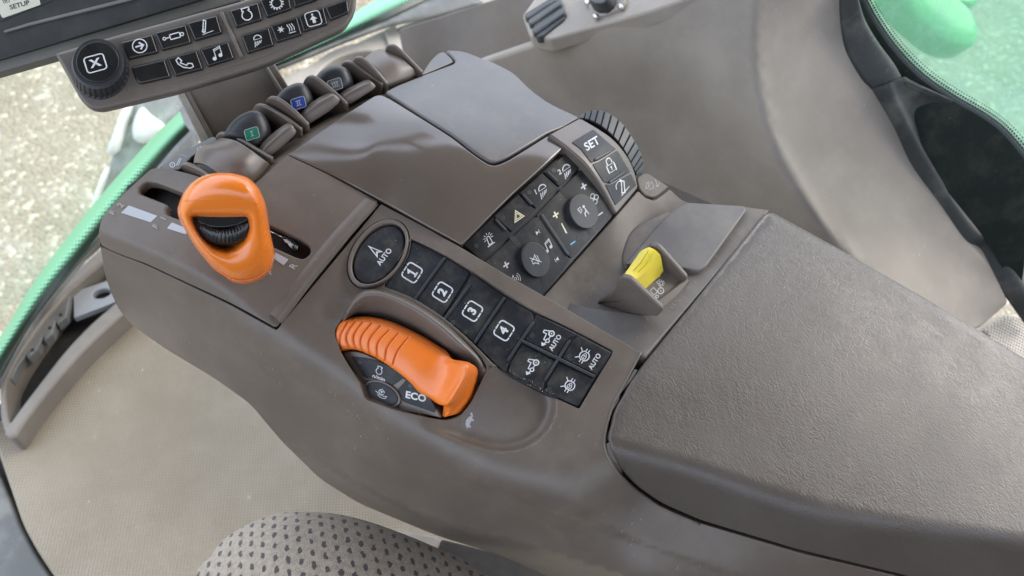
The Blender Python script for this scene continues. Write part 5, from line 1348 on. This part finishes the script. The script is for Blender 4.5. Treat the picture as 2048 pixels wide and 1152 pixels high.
# ---- padded arm rest
S_cu = SoftMin(S_top, S_flank, .055)
def roll(x, y):
    """soft roll-off along the front and right seam"""
    L = np.array([(1216, 890.), (1222, 845), (1246, 785), (1292, 716), (1400, 590), (1541, 422), (1700, 506), (1900, 622), (2100, 742)])
    d = segdist(x, y, L, False)
    return -1.3 * np.exp(-(d / 9) ** 2) 
shell('armrest_pad', rp([(1293, 716, 10), (1400, 588, 20), (1531, 424, 7), (1546, 420, 7), (1700, 504, 20), (1850, 590, 20), (2000, 680), (2150, 770), (2200, 1260), (2000, 1213), (1800, 1151), (1600, 1103, 20), (1400, 1043, 20), (1322, 1009, 20), (1270, 973, 20), (1236, 936, 20), (1217, 893, 20), (1219, 860, 20), (1232, 814, 20), (1260, 762, 20)], 6), S_cu, 'leather', CON, thick=22, rad=1.8, gap=.28, grid=8, seg=5, disp=roll)
shell('pad_base', rp([(1290, 716), (1541, 424), (1700, 506), (2150, 772), (2150, 1300), (2000, 1235), (1800, 1168), (1600, 1120), (1400, 1060), (1310, 1020), (1250, 980), (1240, 950), (1226, 905), (1226, 860), (1256, 770)], 10), S_cu, 'dark_inside', CON, off=-5, thick=30, rad=2, grid=30)
rq = cr1([(1282, 704), (1254, 758), (1226, 811), (1212, 862), (1211, 896), (1229, 939), (1264, 977), (1318, 1013), (1400, 1049)], 70)
tube('edge_bead', S_body.up(rq[:, 0], rq[:, 1], np.full(70, -.15)), .75, 'brown_satin', CON, 10)
# ------------------------------------------------------------------ keypad and display
KN = (-.42, -.46, .78)
KP = thing('control_keypad', 'brown keypad with two rows of black keys and a round dial', 'keypad', P(420, 150, 20))
S_kp = plane(P(420, 120, 62), KN)
shell('housing', rp([(108, 106, 8), (230, 70), (480, 2), (560, -26), (706, -70), (714, -10, 14), (711, 24, 12), (690, 57, 14), (528, 132, 40), (352, 185, 30), (200, 221, 18), (178, 218, 16), (160, 200, 12)], 8), S_kp, 'keypad_plastic', KP, thick=9, rad=2.6, grid=18, seg=5)
shell('face_panel', rp([(262, 92, 6), (470, 30), (700, -40), (703, 0, 10), (696, 30, 12), (680, 48, 14), (520, 118, 30), (352, 166, 20), (262, 186, 6), (252, 178, 6)], 6), S_kp, 'keypad_plastic', KP, off=.35, thick=1.5, rad=.5, grid=16)
def z1(p): return tuple((np.array(p) / 2.844))
KK = [([(690, 245), (870, 200), (905, 305), (735, 345)], ARROWC, 13), ([(880, 190), (1060, 145), (1092, 250), (925, 295)], CYL, 16), ([(1065, 135), (1235, 92), (1267, 195), (1110, 240)], LEVER, 14),
      ([(750, 385), (940, 340), (975, 445), (800, 485, 22), (775, 460)], None, 0), ([(950, 335), (1120, 290), (1160, 400), (1000, 440)], PHONE, 15), ([(1135, 285), (1300, 240), (1335, 340), (1185, 387)], NOTE, 13.5),
      ([(1305, 65), (1470, 20), (1495, 120), (1345, 165)], ENGINE, 14), ([(1475, 5), (1640, -45), (1660, 60), (1520, 108)], gear_sym(.62, 14, .13), 14), ([(1650, -50), (1790, -95), (1810, 5), (1675, 52)], [('t', 'i', 0, 0, 1.0, .03)], 14),
      ([(1370, 205), (1530, 160), (1560, 265), (1410, 312)], LAMP, 13.5), ([(1535, 150), (1690, 100), (1720, 205), (1575, 250)], SNOW, 14), ([(1695, 95), (1840, 45), (1865, 145), (1725, 190)], SEATUP, 13.5), ([(1845, 45), (1975, 0), (1985, 80), (1880, 125)], None, 0)]
ka, kb_ = np.array([.965, -.262]), np.array([-.3, -.955])
for poly, sy, s_ in KK:
    pts = [(p[0] / 2.844, p[1] / 2.844) + ((p[2] / 2.844,) if len(p) > 2 else ()) for p in poly]
    k = shell('key', rp(pts, 4), S_kp, 'black_shiny', KP, off=3.0, thick=4, rad=1.6, grid=12, seg=5)
    if sy is not None:
        c = np.mean([p[:2] for p in pts[:4]], 0)
        ox = -3 if sy is not LAMP else 0
        symbol(sy, c + (ox * 0, -2), ka * s_ * 1.15, kb_ * s_ * 1.1, S_kp, 'white_print', k, off=3.12)
shell('divider', stad((444, 28), (483, 114), 9), S_kp, 'keypad_plastic', KP, off=2.2, thick=4, rad=1.6, grid=10)
# round selector: knurled skirt and cap
cy0 = np.array([200, 146.]); cy1 = np.array([204, 133.])
nk = 192
V = []; F = []
def ringpx(c, rx, ry, off, kn=0.0):
    a = np.linspace(0, 2 * math.pi, nk, endpoint=False)
    k = 1 + kn * (np.sign(np.sin(a * 30)) * .5)
    return S_kp.up(c[0] + rx * k * np.cos(a), c[1] + ry * k * np.sin(a), np.full(nk, off))
prof = [(cy0, 57, 53, .2, 0), (cy0, 56.5, 52.5, 1.0, 0), (cy0 * .9 + cy1 * .1, 54.5, 51, 1.6, .03), (cy0 * .4 + cy1 * .6, 52.5, 49.5, 8, .03), (cy1 * .8 + cy0 * .2, 51, 48.5, 10, .01), (cy1, 48.5, 46.5, 10.8, 0)]
for c, rx, ry, o_, kn in prof: V += list(ringpx(c, rx, ry, o_, kn))
for k in range(len(prof) - 1):
    F += [(k * nk + i, k * nk + (i + 1) % nk, (k + 1) * nk + (i + 1) % nk, (k + 1) * nk + i) for i in range(nk)]
F.append(tuple(range((len(prof) - 1) * nk, len(prof) * nk)))
V = np.array(V); f_ = F[0]
NVd = np.array([S_kp.nrm([200.], [140.])[0]] * len(V))
f_ = F[-1]
if np.cross(V[f_[1]] - V[f_[0]], V[f_[2]] - V[f_[0]]) @ NVd[0] < 0: F = [q[::-1] for q in F]
mkobj('dial', V, F, 'black_rubber', KP, smooth=False)
cap = shell('dial_cap', ell(204, 132, 42, 40, 0), S_kp, 'black_shiny', KP, off=11.6, thick=1.5, rad=.6, grid=14)
symbol([('c', rbox(-1, -1, 1, 1, .32), .14), ('t', 'X', 0, 0, 1.0, .05)], (200, 135), ka * 19.5, kb_ * 15.5, S_kp, 'white_print', cap, off=11.75)
# bracket below the keypad
S_br = plane(P(470, 200, 8), (-.45, -.65, .6))
shell('bracket', rp([(360, 178), (545, 120), (600, 210), (580, 330), (430, 330)], 4), S_br, 'brown_plastic', KP, thick=6, rad=1.5, grid=24)
shell('bracket_edge', rp([(350, 180), (366, 178), (424, 286), (404, 290)], 2), S_br, 'trim_light', KP, off=4, thick=9, rad=1.2, grid=14)
shell('bracket_edge', rp([(366, 178), (374, 176), (436, 290), (424, 286)], 2), S_br, 'keypad_plastic', KP, off=4, thick=9, rad=1.2, grid=14)
shell('bracket_edge', rp([(526, 130), (532, 128), (580, 205), (572, 206)], 2), S_br, 'keypad_plastic', KP, off=4, thick=9, rad=1.2, grid=14)

DM = thing('display_monitor', 'black framed display with a SETUP sticker at the upper left corner', 'display', P(120, 60, 40))
S_dm = plane(P(150, 60, 60), KN)
shell('housing', rp([(-80, 164), (0, 142, 4), (112, 110), (250, 68), (480, 0), (520, -60), (-80, -60)], 4), S_dm, 'bezel_edge', DM, off=-3, thick=12, rad=1.5, grid=24)
shell('bezel', rp([(-80, 143), (0, 119.5), (300, 30), (420, -6), (420, -60), (-80, -60)], 2), S_dm, 'bezel_black', DM, off=0, thick=4, rad=.6, grid=24)
shell('ridge', rp([(8, 62, 2), (60, 46), (250, -2), (300, -16), (300, -10), (252, 5), (62, 52), (10, 67, 2)], 2), S_dm, 'bezel_edge', DM, off=1.3, thick=2, rad=.6, grid=14)
shell('screen', rp([(-80, -60), (300, -60), (110, 0), (4, 42, 3), (-10, 46), (-80, 66)], 2), S_dm, 'bezel_black', DM, off=.5, thick=1, rad=.3, grid=20)
stk = shell('sticker', rp([(-40, -10), (72, -30), (82, 10, 3), (6, 37, 3), (-10, 10)], 3), S_dm, 'sticker', DM, off=.75, thick=.3, rad=.1, grid=16)
symbol([('t', 'SETUP', 0, 0, 1.0, .03)], (40, 11), ka * 10.5, kb_ * 9.5, S_dm, 'ink', stk, off=.85)
symbol([('c', rbox(-1, -1, 1, 1, .1), .2), ('l', [(-.6, .1), (-.1, -.5), (1.0, 1.0)], .3)], (13, 1), ka * 6, kb_ * 5, S_dm, 'ink', stk, off=.85)
symbol([('f', [(-1, -1), (1, -1), (1, 1), (-1, 1)])], (34, -3), ka * 8, kb_ * 3, S_dm, 'grey_print', stk, off=.85)

# crumbs of chaff caught in the seams
def crumbs(name, S, line, n, spread, size, par, off):
    L = cr1(line, 60); V = []; F = []
    for _ in range(n):
        p = L[rng.randint(60)] + rng.normal(0, spread, 2); o = S.up([p[0]], [p[1]], np.array([off]))[0]
        s = size * rng.uniform(.4, 1.2); b0 = len(V)
        Q = rng.normal(0, 1, (4, 3)); Q /= np.linalg.norm(Q, axis=1)[:, None]
        V += list(o + Q * s * np.array([1, .6, .5])); F += [(b0, b0 + 1, b0 + 2), (b0, b0 + 2, b0 + 3), (b0, b0 + 3, b0 + 1), (b0 + 1, b0 + 3, b0 + 2)]
    o = mkobj(name, V, F, 'crumb', par, smooth=False); o['kind'] = 'stuff'; return o
crumbs('chaff', S_key, [(1016, 742), (1066, 768), (1110, 790)], 60, 2.2, .45, CON, .1)
crumbs('chaff', S_key, [(1040, 670), (1060, 700), (1120, 720), (1180, 745)], 70, 6, .35, CON, -.2)
crumbs('chaff', S_tray, [(1480, 440), (1420, 530), (1360, 600), (1335, 620)], 70, 3, .5, CON, .6)
crumbs('chaff', S_sw, [(1300, 604), (1330, 608), (1358, 572)], 40, 4, .4, CON, .3)
crumbs('chaff', S_tray, [(1150, 590), (1180, 600), (1210, 612)], 30, 9, .35, CON, .4)
crumbs('chaff', S_dial, [(735, 800), (780, 815), (850, 830)], 50, 3, .35, CON, -.5)
crumbs('chaff', S_key, [(830, 598), (890, 640), (950, 692), (990, 728)], 60, 2.5, .3, CON, .1)
crumbs('chaff', S_key, [(900, 512), (1010, 585), (1110, 640), (1220, 700)], 70, 2.2, .28, CON, .1)
crumbs('chaff', S_cl, [(1030, 500), (1095, 560), (1130, 520)], 60, 14, .25, CON, .4)
crumbs('chaff', S_cl, [(1130, 400), (1190, 455), (1215, 430)], 40, 8, .25, CON, .4)
